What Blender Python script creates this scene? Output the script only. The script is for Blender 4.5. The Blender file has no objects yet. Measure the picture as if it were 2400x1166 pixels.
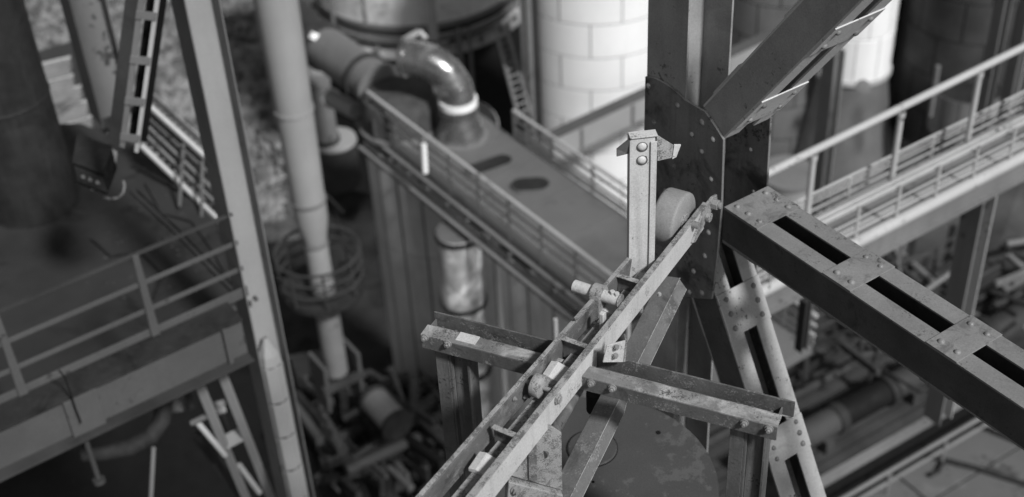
import bpy, bmesh, math, random
from mathutils import Vector, Matrix, Quaternion
random.seed(7)
SC = bpy.context.scene
COL = SC.collection
V = Vector
# ------------------------------------------------------------ camera
FPX, CH, VX, VY = 3200.0, 26.0, 240.0, 4250.0
PITCH = math.pi/2 - math.atan(math.hypot(VX, VY)/FPX)
ROLL = math.atan2(VX, VY)
CAM = V((0, 0, CH))
FW = V((0, math.cos(PITCH), -math.sin(PITCH)))
U0 = V((0, math.sin(PITCH), math.cos(PITCH)))
RT = (math.cos(ROLL)*V((1, 0, 0)) - math.sin(ROLL)*U0)
UP = (math.cos(ROLL)*U0 + math.sin(ROLL)*V((1, 0, 0)))
cd = bpy.data.cameras.new('camera')
cam = bpy.data.objects.new('camera', cd)
COL.objects.link(cam)
cam.matrix_world = Matrix((
    (RT.x, UP.x, -FW.x, CAM.x), (RT.y, UP.y, -FW.y, CAM.y),
    (RT.z, UP.z, -FW.z, CAM.z), (0, 0, 0, 1)))
cd.sensor_width = 36
cd.lens = FPX/2400*36
cd.clip_start, cd.clip_end = 0.1, 2000
cd.dof.use_dof = True
cd.dof.focus_distance = 7.0
cd.dof.aperture_fstop = 1.18
SC.camera = cam
# ------------------------------------------------------------ sky and sun (the photograph is black and white, so is the light)
SUN_AZ, SUN_EL = math.radians(-54), math.radians(45)
w = bpy.data.worlds.new('World'); SC.world = w; w.use_nodes = True
nt = w.node_tree; bg = nt.nodes['Background']
sky = nt.nodes.new('ShaderNodeTexSky'); sky.sky_type = 'NISHITA'; sky.sun_disc = False
sky.sun_elevation = SUN_EL; sky.sun_rotation = math.pi/2 - SUN_AZ
bw = nt.nodes.new('ShaderNodeRGBToBW')
nt.links.new(sky.outputs[0], bw.inputs[0]); nt.links.new(bw.outputs[0], bg.inputs[0])
bg.inputs[1].default_value = 0.08
sd = bpy.data.lights.new('sun', 'SUN'); sd.energy = 4.0; sd.angle = math.radians(6); sd.color = (1, 1, 1)
sun = bpy.data.objects.new('sun', sd); COL.objects.link(sun)
SDIR = V((math.cos(SUN_AZ)*math.cos(SUN_EL), math.sin(SUN_AZ)*math.cos(SUN_EL), math.sin(SUN_EL)))
sun.rotation_euler = SDIR.to_track_quat('Z', 'Y').to_euler()
vs = SC.view_settings
vs.view_transform = 'Standard'; vs.look = 'None'; vs.gamma = 1; vs.exposure = 0; vs.use_curve_mapping = False

# ------------------------------------------------------------ where a sight line meets a plane, level or depth of the place
def ray(x, y): return FW + (x-1200)/FPX*RT + (583-y)/FPX*UP
def PD(x, y, d): return CAM + ray(x, y)*d
def PZ(x, y, z):
    r = ray(x, y); return CAM + r*((z-CH)/r.z)
def PL(x, y, p0, n):
    r = ray(x, y); return CAM + r*((p0-CAM).dot(n)/r.dot(n))
def proj(P):
    v = P-CAM; d = v.dot(FW); return (1200+FPX*v.dot(RT)/d, 583-FPX*v.dot(UP)/d, d)
def ZV(P, y):
    """height on the vertical through P where it is seen at row y"""
    lo, hi = -5.0, CH+6
    for _ in range(50):
        m = (lo+hi)/2
        q = proj(V((P.x, P.y, m)))
        if q[2] > 0.05 and q[1] > y: lo = m
        else: hi = m
        if q[2] <= 0.05: hi = m
    return V((P.x, P.y, m))
Z = V((0, 0, 1))
AZa = math.radians(33)
a = V((math.cos(AZa), math.sin(AZa), 0))          # along the catwalks
b = V((math.sin(AZa), -math.cos(AZa), 0))         # along the girders
n = -a

# ------------------------------------------------------------ materials
def mat(name, base, var=0.25, rough=0.6, metal=0.0, scale=3.0, speck=0.0, speck_col=0.05, speck_scale=40,
        streak=0.0, streak_col=0.04, bump=0.15, bscale=60, patch=0.0, patch_col=0.3, patch_scale=5, coat=0.0):
    m = bpy.data.materials.new(name); m.use_nodes = True
    t = m.node_tree; N = t.nodes; L = t.links
    p = N['Principled BSDF']; p.inputs['Roughness'].default_value = rough; p.inputs['Metallic'].default_value = metal
    p.inputs['Specular IOR Level'].default_value = 0.4 if base > 0.1 else 0.18
    tc = N.new('ShaderNodeTexCoord')
    g = N.new('ShaderNodeNewGeometry')
    def noise(s, det=5, rgh=0.6, vec=None, dist=0.0):
        q = N.new('ShaderNodeTexNoise'); q.inputs['Scale'].default_value = s; q.inputs['Detail'].default_value = det
        q.inputs['Roughness'].default_value = rgh; q.inputs['Distortion'].default_value = dist
        L.new(vec or g.outputs['Position'], q.inputs['Vector']); return q.outputs['Fac']
    def rng(fac, lo, hi, tlo=0.0, thi=1.0):
        q = N.new('ShaderNodeMapRange'); q.inputs[1].default_value = lo; q.inputs[2].default_value = hi
        q.inputs[3].default_value = tlo; q.inputs[4].default_value = thi; L.new(fac, q.inputs[0]); return q.outputs[0]
    def mix(f, c0, c1):
        q = N.new('ShaderNodeMix'); q.data_type = 'FLOAT'; L.new(f, q.inputs[0])
        for k, c in ((2, c0), (3, c1)):
            if isinstance(c, float) or isinstance(c, int): q.inputs[k].default_value = c
            else: L.new(c, q.inputs[k])
        return q.outputs[0]
    c = rng(noise(scale), 0.3, 0.7, base*(1-var), base*(1+var))
    if patch > 0:
        c = mix(rng(noise(patch_scale, 8, 0.65, dist=0.6), 0.60-patch*0.25, 0.74-patch*0.25), c, patch_col)
    if streak > 0:
        mp = N.new('ShaderNodeMapping'); mp.inputs['Scale'].default_value = (14, 14, 1.2)
        L.new(g.outputs['Position'], mp.inputs[0])
        c = mix(rng(noise(1.0, 5, 0.6, mp.outputs[0]), 0.5, 0.75, 0.0, streak), c, streak_col)
    if speck > 0:
        f = noise(speck_scale, 9, 0.75)
        f2 = noise(speck_scale*0.12, 4, 0.6)
        ad = N.new('ShaderNodeMath'); ad.operation = 'ADD'; L.new(f, ad.inputs[0])
        L.new(rng(f2, 0.3, 0.7, -0.14, 0.14), ad.inputs[1])
        c = mix(rng(ad.outputs[0], 0.66-speck*0.22, 0.70-speck*0.22), c, speck_col)
    # fine grain
    c2 = N.new('ShaderNodeMath'); c2.operation = 'MULTIPLY'; L.new(c, c2.inputs[0])
    L.new(rng(noise(bscale*1.7, 3, 0.7), 0.25, 0.75, 0.82, 1.18), c2.inputs[1])
    cb = N.new('ShaderNodeCombineColor')
    for k in range(3): L.new(c2.outputs[0], cb.inputs[k])
    L.new(cb.outputs[0], p.inputs['Base Color'])
    L.new(rng(noise(scale*2.3), 0.3, 0.7, max(rough-0.12, 0.05), min(rough+0.15, 1)), p.inputs['Roughness'])
    if bump > 0:
        bp = N.new('ShaderNodeBump'); bp.inputs['Strength'].default_value = bump; bp.inputs['Distance'].default_value = 0.01
        L.new(noise(bscale, 7, 0.65), bp.inputs['Height']); L.new(bp.outputs[0], p.inputs['Normal'])
    if coat: p.inputs['Coat Weight'].default_value = coat
    return m
M = {}
M['steel'] = mat('painted_steel', 0.32, 0.18, 0.55, speck=0.02, speck_col=0.12, speck_scale=22, streak=0.3, streak_col=0.2, patch=0.06, patch_col=0.2, patch_scale=2)
M['girder_side'] = mat('dark_girder_side_paint', 0.075, 0.25, 0.6, patch=0.3, patch_col=0.035, patch_scale=3, speck=0.15, speck_scale=24)  # darker tone for the girder webs
M['steel_dark'] = mat('dark_weathered_steel', 0.085, 0.25, 0.6, speck=0.2, speck_col=0.16, speck_scale=18, patch=0.3, patch_col=0.045, patch_scale=4)
M['gusset'] = mat('stained_gusset_paint', 0.19, 0.2, 0.55, patch=0.35, patch_col=0.045, patch_scale=2.8, speck=0.12, speck_scale=30, streak=0.4)
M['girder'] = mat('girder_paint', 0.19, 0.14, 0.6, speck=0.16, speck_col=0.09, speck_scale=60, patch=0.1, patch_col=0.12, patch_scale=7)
M['batten'] = mat('batten_paint', 0.2, 0.18, 0.5, patch=0.45, patch_col=0.12, patch_scale=9, speck=0.2, speck_scale=35)
M['brace_lit'] = mat('lit_brace_paint', 0.52, 0.12, 0.55, speck=0.06, speck_scale=50)  # extra pale: light on the upper brace's underside is put into the paint
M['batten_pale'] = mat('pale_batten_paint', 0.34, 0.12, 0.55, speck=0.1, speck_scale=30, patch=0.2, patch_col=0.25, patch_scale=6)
M['rail'] = mat('flaking_rail_paint', 0.3, 0.18, 0.5, speck=0.62, speck_col=0.12, speck_scale=130, patch=0.25, patch_col=0.17, patch_scale=6, bump=0.4, bscale=90)
M['rail_dark'] = mat('worn_dark_rail_paint', 0.13, 0.25, 0.5, speck=0.42, speck_col=0.22, speck_scale=120, patch=0.35, patch_col=0.06, patch_scale=8, bump=0.4, bscale=90)
M['rail_pale'] = mat('pale_chipped_paint', 0.50, 0.10, 0.5, speck=0.12, speck_col=0.2, speck_scale=90, streak=0.35, streak_col=0.16, bump=0.3)
M['post'] = mat('pale_streaked_paint', 0.52, 0.1, 0.5, speck=0.08, speck_col=0.12, speck_scale=60, streak=0.5, streak_col=0.2, bump=0.2)
M['cross_shade'] = mat('shaded_angle_side_paint', 0.10, 0.25, 0.5, speck=0.3, speck_col=0.22, speck_scale=90, patch=0.3, patch_col=0.05, patch_scale=6, bump=0.3, streak=0.3, streak_col=0.2)  # upright legs toned darker than the top leg to carry their shade
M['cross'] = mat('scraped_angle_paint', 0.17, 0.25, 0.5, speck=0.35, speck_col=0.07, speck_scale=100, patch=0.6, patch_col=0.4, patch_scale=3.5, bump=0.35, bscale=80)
M['brace'] = mat('brown_angle_paint', 0.13, 0.22, 0.5, speck=0.2, speck_col=0.2, speck_scale=80, patch=0.3, patch_col=0.08, patch_scale=6, bump=0.3)
M['leg'] = mat('dark_leg_paint', 0.10, 0.25, 0.45, streak=0.7, streak_col=0.24, speck=0.15, speck_col=0.04, speck_scale=60, bump=0.25)
M['wheel'] = mat('grey_wheel_rubber', 0.24, 0.14, 0.7, streak=0.2, speck=0.08, speck_scale=20)
M['bolt'] = mat('bolt_steel', 0.22, 0.2, 0.45, speck=0.3, speck_col=0.07, speck_scale=80)
M['tankroof'] = mat('dark_tank_roof', 0.062, 0.10, 0.75, speck=0.15, speck_col=0.09, speck_scale=9, patch=0.0)
M['black'] = mat('deep_black_steel', 0.008, 0.2, 0.7)  # near-black tone, also stands in for deep shade in the gaps
M['dark_stack'] = mat('dark_stack_paint', 0.026, 0.35, 0.6, streak=0.4, streak_col=0.05, patch=0.2, patch_col=0.014, patch_scale=1.5)  # dark tone for the stack and other dark parts
M['far_steel'] = mat('far_grey_steel', 0.17, 0.2, 0.6, scale=0.8, streak=0.3, streak_col=0.1, speck=0.12, speck_scale=6)
M['far_dark'] = mat('far_dark_steel', 0.045, 0.3, 0.65, scale=0.8, patch=0.3, patch_col=0.03, patch_scale=1.2)
M['far_pale'] = mat('far_pale_steel', 0.46, 0.15, 0.55, scale=0.8, streak=0.25, streak_col=0.2)
M['tank_pale'] = mat('stained_white_tank_paint', 0.8, 0.15, 0.5, scale=0.7, streak=0.35, streak_col=0.35, patch=0.25, patch_col=0.4, patch_scale=1.2)
M['handrail'] = mat('pale_handrail_paint', 0.42, 0.1, 0.5, scale=1.0, speck=0.1, speck_scale=12)
M['pipe_pale'] = mat('pale_pipe_cladding', 0.3, 0.1, 0.6, scale=0.7, streak=0.2, streak_col=0.22)
M['silo'] = mat('white_silo_cladding', 0.86, 0.05, 0.5, scale=0.6, streak=0.15, streak_col=0.6, bump=0.05)
M['silo_line'] = mat('silo_seam', 0.33, 0.1, 0.7)
M['silo_grey'] = mat('grey_silo_cladding', 0.13, 0.25, 0.55, scale=0.6, streak=0.4, streak_col=0.08, bump=0.05)
M['silo_dark'] = mat('dark_silo_cladding', 0.055, 0.5, 0.55, scale=0.6, streak=0.4, streak_col=0.03, bump=0.05)
M['tank_wall'] = mat('tank_wall_sheet', 0.55, 0.2, 0.6, scale=0.5, streak=0.35, streak_col=0.1)
M['beam'] = mat('beam_paint', 0.085, 0.15, 0.6, scale=1.2, patch=0.1, patch_col=0.08, patch_scale=3, streak=0.3, streak_col=0.07, speck=0.08, speck_scale=10)
M['deck'] = mat('deck_plate', 0.13, 0.15, 0.6, scale=0.5, patch=0.25, patch_col=0.1, patch_scale=0.7, speck=0.12, speck_col=0.07, speck_scale=4)
M['tin2'] = mat('patchy_pipe_tin', 0.38, 0.25, 0.4, metal=0.15, scale=1.5, bump=0.3, bscale=4, patch=0.5, patch_col=0.95, patch_scale=1.6, streak=0.5, streak_col=0.2)
M['tin'] = mat('shiny_duct_tin', 0.28, 0.35, 0.24, metal=0.8, scale=2.5, bump=0.9, bscale=2.5, patch=0.3, patch_col=0.8, patch_scale=1.1)  # bright patches painted in as reflections
M['duct'] = mat('dull_duct_paint', 0.16, 0.2, 0.45, scale=1.0, streak=0.3)
M['hopper'] = mat('mottled_hopper_cover', 0.065, 0.4, 0.8, scale=2.0, patch=0.4, patch_col=0.075, patch_scale=2.5, bump=0.6, bscale=5)
M['gravel'] = mat('gravel_ground', 0.085, 0.5, 0.9, scale=2.0, speck=0.5, speck_col=0.05, speck_scale=4, bump=0.8, bscale=6)
M['stone'] = mat('gravel_stones', 0.17, 0.75, 0.9, scale=1.1, patch=0.3, patch_col=0.05, patch_scale=0.7)
M['ground'] = mat('dark_yard_ground', 0.03, 0.5, 0.9, scale=0.9, patch=0.35, patch_col=0.012, patch_scale=0.8, bump=0.6, bscale=5)
M['roof'] = mat('low_roof_sheet', 0.11, 0.12, 0.7, scale=0.6, speck=0.1, speck_scale=5, patch=0.12, patch_col=0.16, patch_scale=1.0)
M['floor_dark'] = mat('dark_platform_floor', 0.034, 0.22, 0.7, scale=0.9, patch=0.2, patch_col=0.013, patch_scale=1.5)
M['lowplank'] = mat('worn_plank_plate', 0.045, 0.3, 0.7, scale=1.2, streak=0.2, streak_col=0.02)
M['concrete'] = mat('stained_concrete', 0.22, 0.25, 0.85, scale=1.5, patch=0.3, patch_col=0.1, patch_scale=2.0)

# ------------------------------------------------------------ mesh helpers
def frame(d, x=None):
    d = d.normalized()
    if x is None: x = Z if abs(d.z) < 0.9 else V((1, 0, 0))
    x = (x - d*x.dot(d)).normalized()
    return x, d.cross(x).normalized(), d
class MB:
    def __init__(s): s.v = []; s.f = []; s.sm = []
    def add(s, vs, fs, smooth=False):
        o = len(s.v); s.v += [V(p) for p in vs]; s.f += [[i+o for i in f] for f in fs]; s.sm += [smooth]*len(fs); return s
    def prism(s, poly, ext):
        k = len(poly); vs = [V(p) for p in poly] + [V(p)+ext for p in poly]
        fs = [list(range(k))[::-1], list(range(k, 2*k))] + [[i, (i+1) % k, k+(i+1) % k, k+i] for i in range(k)]
        return s.add(vs, fs)
    def prof(s, A, B, pts, x=None):
        X, Y, D = frame(B-A, x)
        return s.prism([A+X*p[0]+Y*p[1] for p in pts], B-A)
    def box(s, A, B, w, h, x=None):                # bar from A to B, w along x, h across
        return s.prof(A, B, [(-w/2, -h/2), (w/2, -h/2), (w/2, h/2), (-w/2, h/2)], x)
    def cyl(s, A, B, r0, r1=None, k=16, cap=True, x=None):
        if r1 is None: r1 = r0
        X, Y, D = frame(B-A, x); vs = []; fs = []
        for P, r in ((A, r0), (B, r1)):
            for i in range(k):
                t = 2*math.pi*i/k; vs.append(P+X*math.cos(t)*r+Y*math.sin(t)*r)
        s.add(vs, [[i, (i+1) % k, k+(i+1) % k, k+i] for i in range(k)], k > 8)
        if cap: s.add(vs[:k], [list(range(k))[::-1]]); s.add(vs[k:], [list(range(k))])
        return s
    def lathe(s, A, axis, prof, k=32, x=None, t0=0, t1=2*math.pi, smooth=True):   # prof: (radius, height)
        X, Y, D = frame(axis, x); full = abs(t1-t0-2*math.pi) < 1e-6; m = k if full else k+1; vs = []
        for r, h in prof:
            for i in range(m):
                t = t0+(t1-t0)*i/k; vs.append(A+D*h+X*math.cos(t)*r+Y*math.sin(t)*r)
        fs = []
        for j in range(len(prof)-1):
            for i in range(k):
                i2 = (i+1) % m; fs.append([j*m+i, j*m+i2, (j+1)*m+i2, (j+1)*m+i])
        return s.add(vs, fs, smooth)
    def path(s, pts, r, k=12, rs=None):
        n_ = len(pts); vs = []; X = None
        for i, P in enumerate(pts):
            d = (pts[min(i+1, n_-1)]-pts[max(i-1, 0)])
            X, Y, D = frame(d, X); rr = rs[i] if rs else r
            for j in range(k):
                t = 2*math.pi*j/k; vs.append(P+X*math.cos(t)*rr+Y*math.sin(t)*rr)
        s.add(vs, [[i*k+j, i*k+(j+1) % k, (i+1)*k+(j+1) % k, (i+1)*k+j] for i in range(n_-1) for j in range(k)], True)
        s.add(vs[:k], [list(range(k))[::-1]]); s.add(vs[-k:], [list(range(k))]); return s
    def dome(s, P, nrm, r, h=None, k=10):
        h = h or r*0.6
        pr = [(r*math.cos(t), h*math.sin(t)) for t in (0, 0.5, 1.0, 1.35)]
        s.lathe(P, nrm, pr, k)
        X, Y, D = frame(nrm)
        s.add([P+D*pr[-1][1]+X*math.cos(2*math.pi*i/k)*pr[-1][0]+Y*math.sin(2*math.pi*i/k)*pr[-1][0] for i in range(k)], [list(range(k))], True)
        return s
    def mesh(s, name, m, off=V((0, 0, 0)), bevel=False):
        me = bpy.data.meshes.new(name)
        me.from_pydata([tuple(p-off) for p in s.v], [], s.f)
        bm = bmesh.new(); bm.from_mesh(me); bmesh.ops.remove_doubles(bm, verts=bm.verts, dist=1e-5)
        bmesh.ops.recalc_face_normals(bm, faces=bm.faces); bm.to_mesh(me); bm.free()
        if any(s.sm):
            me.polygons.foreach_set('use_smooth', [True]*len(me.polygons)); me.set_sharp_from_angle(angle=math.radians(38))
        me.materials.append(M[m] if isinstance(m, str) else m)
        return me
    def build(s, name, m, parent=None, bevel=0.0):
        off = wloc(parent) if parent else V((0, 0, 0))
        me = s.mesh(name, m, off)
        o = bpy.data.objects.new(name, me); COL.objects.link(o)
        if parent: o.parent = parent
        if bevel:
            md = o.modifiers.new('bevel', 'BEVEL'); md.width = bevel; md.segments = 2; md.limit_method = 'ANGLE'; md.angle_limit = math.radians(40)
            md.harden_normals = False
        return o
def wloc(o):
    p = V((0, 0, 0))
    while o: p += o.location; o = o.parent
    return p
def tag(o, label, cat, group=None, kind=None):
    if label: o['label'] = label
    if cat: o['category'] = cat
    if group: o['group'] = group
    if kind: o['kind'] = kind
    return o
def thing(name, label, cat, loc, group=None):
    o = bpy.data.objects.new(name, None); COL.objects.link(o); o.location = loc; o.empty_display_size = 0.2
    return tag(o, label, cat, group)
def struct(o): o['kind'] = 'structure'; return o
def inst(me, name, loc, parent, quat=None, scale=1):
    o = bpy.data.objects.new(name, me); COL.objects.link(o); o.parent = parent
    o.location = loc-wloc(parent)
    if quat is not None: o.rotation_mode = 'QUATERNION'; o.rotation_quaternion = quat
    if scale != 1: o.scale = (scale,)*3
    return o
def qz(nrm): return nrm.to_track_quat('Z', 'Y')
O = V((0, 0, 0))
RIV = MB().dome(O, Z, 0.0155, 0.012, 12).mesh('rivet', 'batten')
_hx = MB()
_hx.cyl(O, Z*0.004, 0.021, k=14).cyl(Z*0.004, Z*0.017, 0.0155, k=6).cyl(Z*0.017, Z*0.026, 0.008, k=8)
HEX = _hx.mesh('bolt', 'bolt')
def rivet(P, nrm, parent, sc=1): return inst(RIV, 'rivet', P, parent, qz(nrm), sc*random.uniform(0.88, 1.08))
def bolt(P, nrm, parent, sc=1): return inst(HEX, 'bolt', P, parent, qz(nrm), sc)
def C_(wd, h, t):   # channel section, open towards +x
    return [(0, -h/2), (wd, -h/2), (wd, -h/2+t), (t, -h/2+t), (t, h/2-t), (wd, h/2-t), (wd, h/2), (0, h/2)]
def L_(w1, w2, t): return [(0, 0), (w1, 0), (w1, t), (t, t), (t, w2), (0, w2)]
def railing(name, label, A, B, h, mids, step, r, pr, m, cat='railing', group=None, toe=0, lean=None, post_flat=False, off=0.0, up=None):
    """A to B at foot level, h high"""
    up = up or Z
    T = thing(name, label, cat, A, group); d = (B-A); Ln = d.length; d.normalize(); side = d.cross(Z)
    MB().cyl(A+up*h, B+up*h, r, k=10).build('top_rail', m, T)
    for q in mids: MB().cyl(A+up*q, B+up*q, r*0.75, k=8).build('mid_rail', m, T)
    if toe: MB().box(A+up*toe*0.6, B+up*toe*0.6, toe, 0.012, Z).build('toe_board', m, T)
    s_ = off
    while s_ <= Ln+1e-6:
        P = A+d*s_
        if post_flat: MB().box(P, P+up*h, pr*2, pr*0.8, d).build('post', m, T)
        else: MB().cyl(P, P+up*h, pr, k=8).build('post', m, T)
        s_ += step
    return T

# ============================================================ SETTING: ground, roofs
g = MB().add([(-400, -60, 0), (400, -60, 0), (400, 700, 0), (-400, 700, 0)], [[0, 1, 2, 3]]).build('ground', 'ground'); struct(g)
gp = [PZ(x, y, 0.03) for x, y in ((-700, -500), (760, -420), (900, 150), (700, 560), (-100, 640), (-900, 560))]
g = MB().add(gp, [list(range(6))]).build('gravel_path', 'gravel'); struct(g)
st = MB()
for i in range(9000):
    x, y = random.uniform(-60, 660), random.uniform(-40, 520)
    if (x < 330 and y > 330): continue
    P = PZ(x, y, 0.03); r = random.choice((0.07, 0.1, 0.13, 0.2, 0.28))*random.uniform(0.7, 1.3)
    vs = [P+V((math.cos(t)*r*random.uniform(.6, 1.2), math.sin(t)*r*random.uniform(.6, 1.2), random.uniform(0, 0.4)*r)) for t in (0, 1.57, 3.14, 4.71)]
    vs += [P+V((random.uniform(-.3, .3)*r, random.uniform(-.3, .3)*r, r*random.uniform(.6, 1.1)))]
    st.add(vs, [[0, 1, 4], [1, 2, 4], [2, 3, 4], [3, 0, 4]])
o = st.build('gravel', 'stone'); tag(o, 'loose pale stones and leaf litter covering the yard at upper left', 'gravel', kind='stuff')

# ============================================================ CENTRAL COLUMN GROUP
G0 = PD(1690, 490, 8.1)
def GP(x, y, off=0.0): return PL(x, y, G0+a*off, a)
def gu(P): return (P-G0).dot(b)
def at(u, z, off): return V((G0.x, G0.y, 0)) + b*u + a*off + Z*z
# distance between the two flanges
target = gu(GP(1612, 100)); lo, hi = 0.05, 1.0
for _ in range(40):
    m_ = (lo+hi)/2
    if gu(GP(1718, 100, m_)) > target: lo = m_
    else: hi = m_
D = m_
if D < 0.08 or D > 0.9: D = 0.3
print('D', D)
uL, uR = gu(GP(1518, 100, 0.02)), gu(GP(1612, 100, 0.02))
colT = thing('steel_column', 'tall H section steel column with recessed web, rising behind the big gusset plate', 'column', at((uL+uR)/2, 12, D/2))
zt, zb = ZV(at(uL, 20, 0), -80).z, 13.0
ft = 0.014
def slab(mb, u0, u1, z0, z1, o0, o1): return mb.prism([at(u0, z0, o0), at(u1, z0, o0), at(u1, z1, o0), at(u0, z1, o0)], a*(o1-o0))
slab(MB(), uL, uR, zb, zt, 0.018, 0.018+ft).build('flange', 'steel', colT, 0.002)
slab(MB(), uL, uR, zb, zt, D-0.002, D-0.002+ft).build('flange', 'steel', colT, 0.002)
um = uL+(uR-uL)*0.32
slab(MB(), um-0.006, um+0.006, zb, zt, 0.018+ft, D-0.002).build('web', 'steel', colT)
# gussets
gpix = [(1512, 180), (1532, 183), (1558, 196), (1582, 214), (1606, 236), (1652, 263), (1676, 298), (1695, 328), (1690, 490), (1680, 605), (1668, 702), (1630, 700), (1588, 690), (1556, 668), (1526, 650), (1503, 640)]
gus = thing('gusset_plate', 'large dark stained riveted gusset plate with sloping corners on the front of the steel column', 'plate', GP(1600, 450))
MB().prism([GP(*q) for q in gpix], a*0.016).build('plate', 'gusset', gus, 0.002)
for x, y in ((1520, 202), (1588, 247), (1645, 287), (1621, 315), (1671, 327), (1645, 355), (1533, 287), (1580, 390), (1561, 449), (1530, 372), (1661, 545), (1626, 636), (1616, 685), (1645, 687), (1652, 600), (1540, 560), (1535, 330), (1667, 420)):
    rivet(GP(x, y), n, gus, 1.35)
g2 = thing('gusset_plate', 'rear gusset plate with bright thin edge, seen between the column and the catwalk', 'plate', GP(1750, 360, D))
poly = [GP(*q) for q in gpix]
MB().prism([p+a*(D+0.014) for p in poly], a*0.016).build('plate', 'gusset', g2, 0.002)
for x, y in ((1645, 300), (1671, 327), (1652, 400), (1661, 500)):
    rivet(GP(x, y)+a*(D+0.014), n, g2)

def lattice(name, label, e0, e1, other, battens, rivs, wm, fm, bmats, start=None, off=0.018, fw=0.34, cat='girder', wid=None, DD=None, org=None, ext1=0):
    """box member of two channels; e0-e1 is the front edge on the battened side, other a point on the opposite edge"""
    DD = DD or (D-0.018+0.012)
    d = (e1-e0).normalized(); t = (other-e0); t = (t-d*t.dot(d)); t = t-a*t.dot(a)
    W = wid or t.length; t.normalize()                       # t points away from the battened side
    T = thing(name, label, cat, e0)
    A = e0+a*off; B = e1+a*off; wf = fw*DD
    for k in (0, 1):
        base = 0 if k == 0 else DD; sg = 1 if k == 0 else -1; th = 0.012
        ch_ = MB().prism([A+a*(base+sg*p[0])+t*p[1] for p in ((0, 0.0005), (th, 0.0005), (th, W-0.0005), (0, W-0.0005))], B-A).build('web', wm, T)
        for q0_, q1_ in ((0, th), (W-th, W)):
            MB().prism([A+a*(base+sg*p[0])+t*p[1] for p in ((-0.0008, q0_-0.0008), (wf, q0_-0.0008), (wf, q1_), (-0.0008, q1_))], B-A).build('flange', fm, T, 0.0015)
    for i, (s0, s1) in enumerate(battens):
        P0, P1 = A+d*s0, A+d*s1; ov = 0.003; th = 0.008
        q = MB().prism([P0-a*ov-t*0.001, P1-a*ov-t*0.001, P1+a*(DD+ov)-t*0.001, P0+a*(DD+ov)-t*0.001], -t*th).build('batten', bmats[i % len(bmats)], T, 0.0015)
        nr = rivs[i % len(rivs)]
        for side in (0.17, 0.83):
            for j in range(nr):
                f = (j+0.5)/nr if nr > 2 else (0.24, 0.76)[j]
                rivet(P0+d*(s1-s0)*f+a*(DD*side)-t*(th+0.001), -t, q, 1.2)
        # the matching tie on the underside
        MB().prism([P0+t*(W+0.001), P1+t*(W+0.001), P1+a*DD+t*(W+0.001), P0+a*DD+t*(W+0.001)], t*th).build('batten', fm, T)
    return T, A, d, t, W
# girder running right and down in the picture
e0 = GP(1692, 490, 0.0); eR = GP(2600, 1098, 0.0); eR = V((eR.x, eR.y, e0.z)); oth = GP(1690, 570)
def ul(x, y, p0, d, pl=None): return (GP(x, y, 0.018)-p0).dot(d)
dg = (V((eR.x, eR.y, e0.z))-e0).normalized()
bt = [(0.002, ul(1775, 543, e0, dg)), (ul(1928, 642, e0, dg), ul(1993, 686, e0, dg)), (ul(2170, 802, e0, dg), ul(2243, 850, e0, dg)), ]
bt.append((bt[2][0]*2-bt[1][0], bt[2][1]*2-bt[1][1]))
print('battens', bt)
d_t=(GP(2021,0)-GP(1691,329)).normalized(); nn_=V((d_t.dot(b),0,d_t.z)); print('upper brace dir b,z', d_t.dot(b), d_t.z)
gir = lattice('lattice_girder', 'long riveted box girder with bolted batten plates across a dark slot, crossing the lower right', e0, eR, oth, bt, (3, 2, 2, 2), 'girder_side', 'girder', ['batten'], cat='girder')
# upper brace
e0 = GP(1691, 329); e1 = GP(2021, 0); d1 = (e1-e0).normalized(); e1 = e0+d1*((e1-e0).length*1.35)
b0, b1 = (ul(1722, 300, e0, d1), ul(1790, 245, e0, d1)), (ul(1893, 126, e0, d1), ul(1958, 66, e0, d1))
lattice('lattice_brace', 'riveted brace rising steeply to the upper right from the gusset plate', e0, e1, GP(1640, 252), [b0, b1], (2,), 'steel', 'brace_lit', ['brace_lit'], cat='brace')
# lower brace
e0 = GP(1655, 640); e1 = GP(1740, 906); d1 = (e1-e0).normalized()
e0b = e0-d1*0.12; e1b = e0+d1*((e1-e0).length*2.35)
def s_of(x, y): return (GP(x, y, 0.018)-e0b).dot(d1)
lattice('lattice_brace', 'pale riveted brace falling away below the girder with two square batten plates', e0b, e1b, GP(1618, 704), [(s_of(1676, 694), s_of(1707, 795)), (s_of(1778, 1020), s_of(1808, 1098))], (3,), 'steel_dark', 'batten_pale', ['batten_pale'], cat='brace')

# ============================================================ FOREGROUND ROLLER TRACK
RZ = PD(1500, 640, 7.15).z
def TZ(x, y, dz=0.0): return PZ(x, y, RZ+dz)
Lb, Lt = TZ(940, 1208), TZ(1490, 585)
Rb, Rt = TZ(1073, 1206), TZ(1652, 478)
trk = thing('roller_track', 'flaking steel roller track of two flat bars and cross plates, running to the gusset', 'track', (Lb+Rb)/2)
dl, dr = (Lt-Lb).normalized(), (Rt-Rb).normalized()
sl, sr = dl.cross(Z), dr.cross(Z)          # to the right of the track
HB = 0.15
# left bar: thin web with a top lip
MB().prof(Lb, Lt, [(0, 0), (0, 0.022), (-0.004, 0.022), (-HB, 0.010), (-HB, 0)], Z).build('side_bar', 'rail_dark', trk, 0.0015)
MB().prism([Lb+sl*(-0.003)+Z*0.002, Lt+sl*(-0.003)+Z*0.002, Lt+sl*0.018+Z*0.002, Lb+sl*0.018+Z*0.002], Z*0.006).build('top_lip', 'rail', trk, 0.001)
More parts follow.
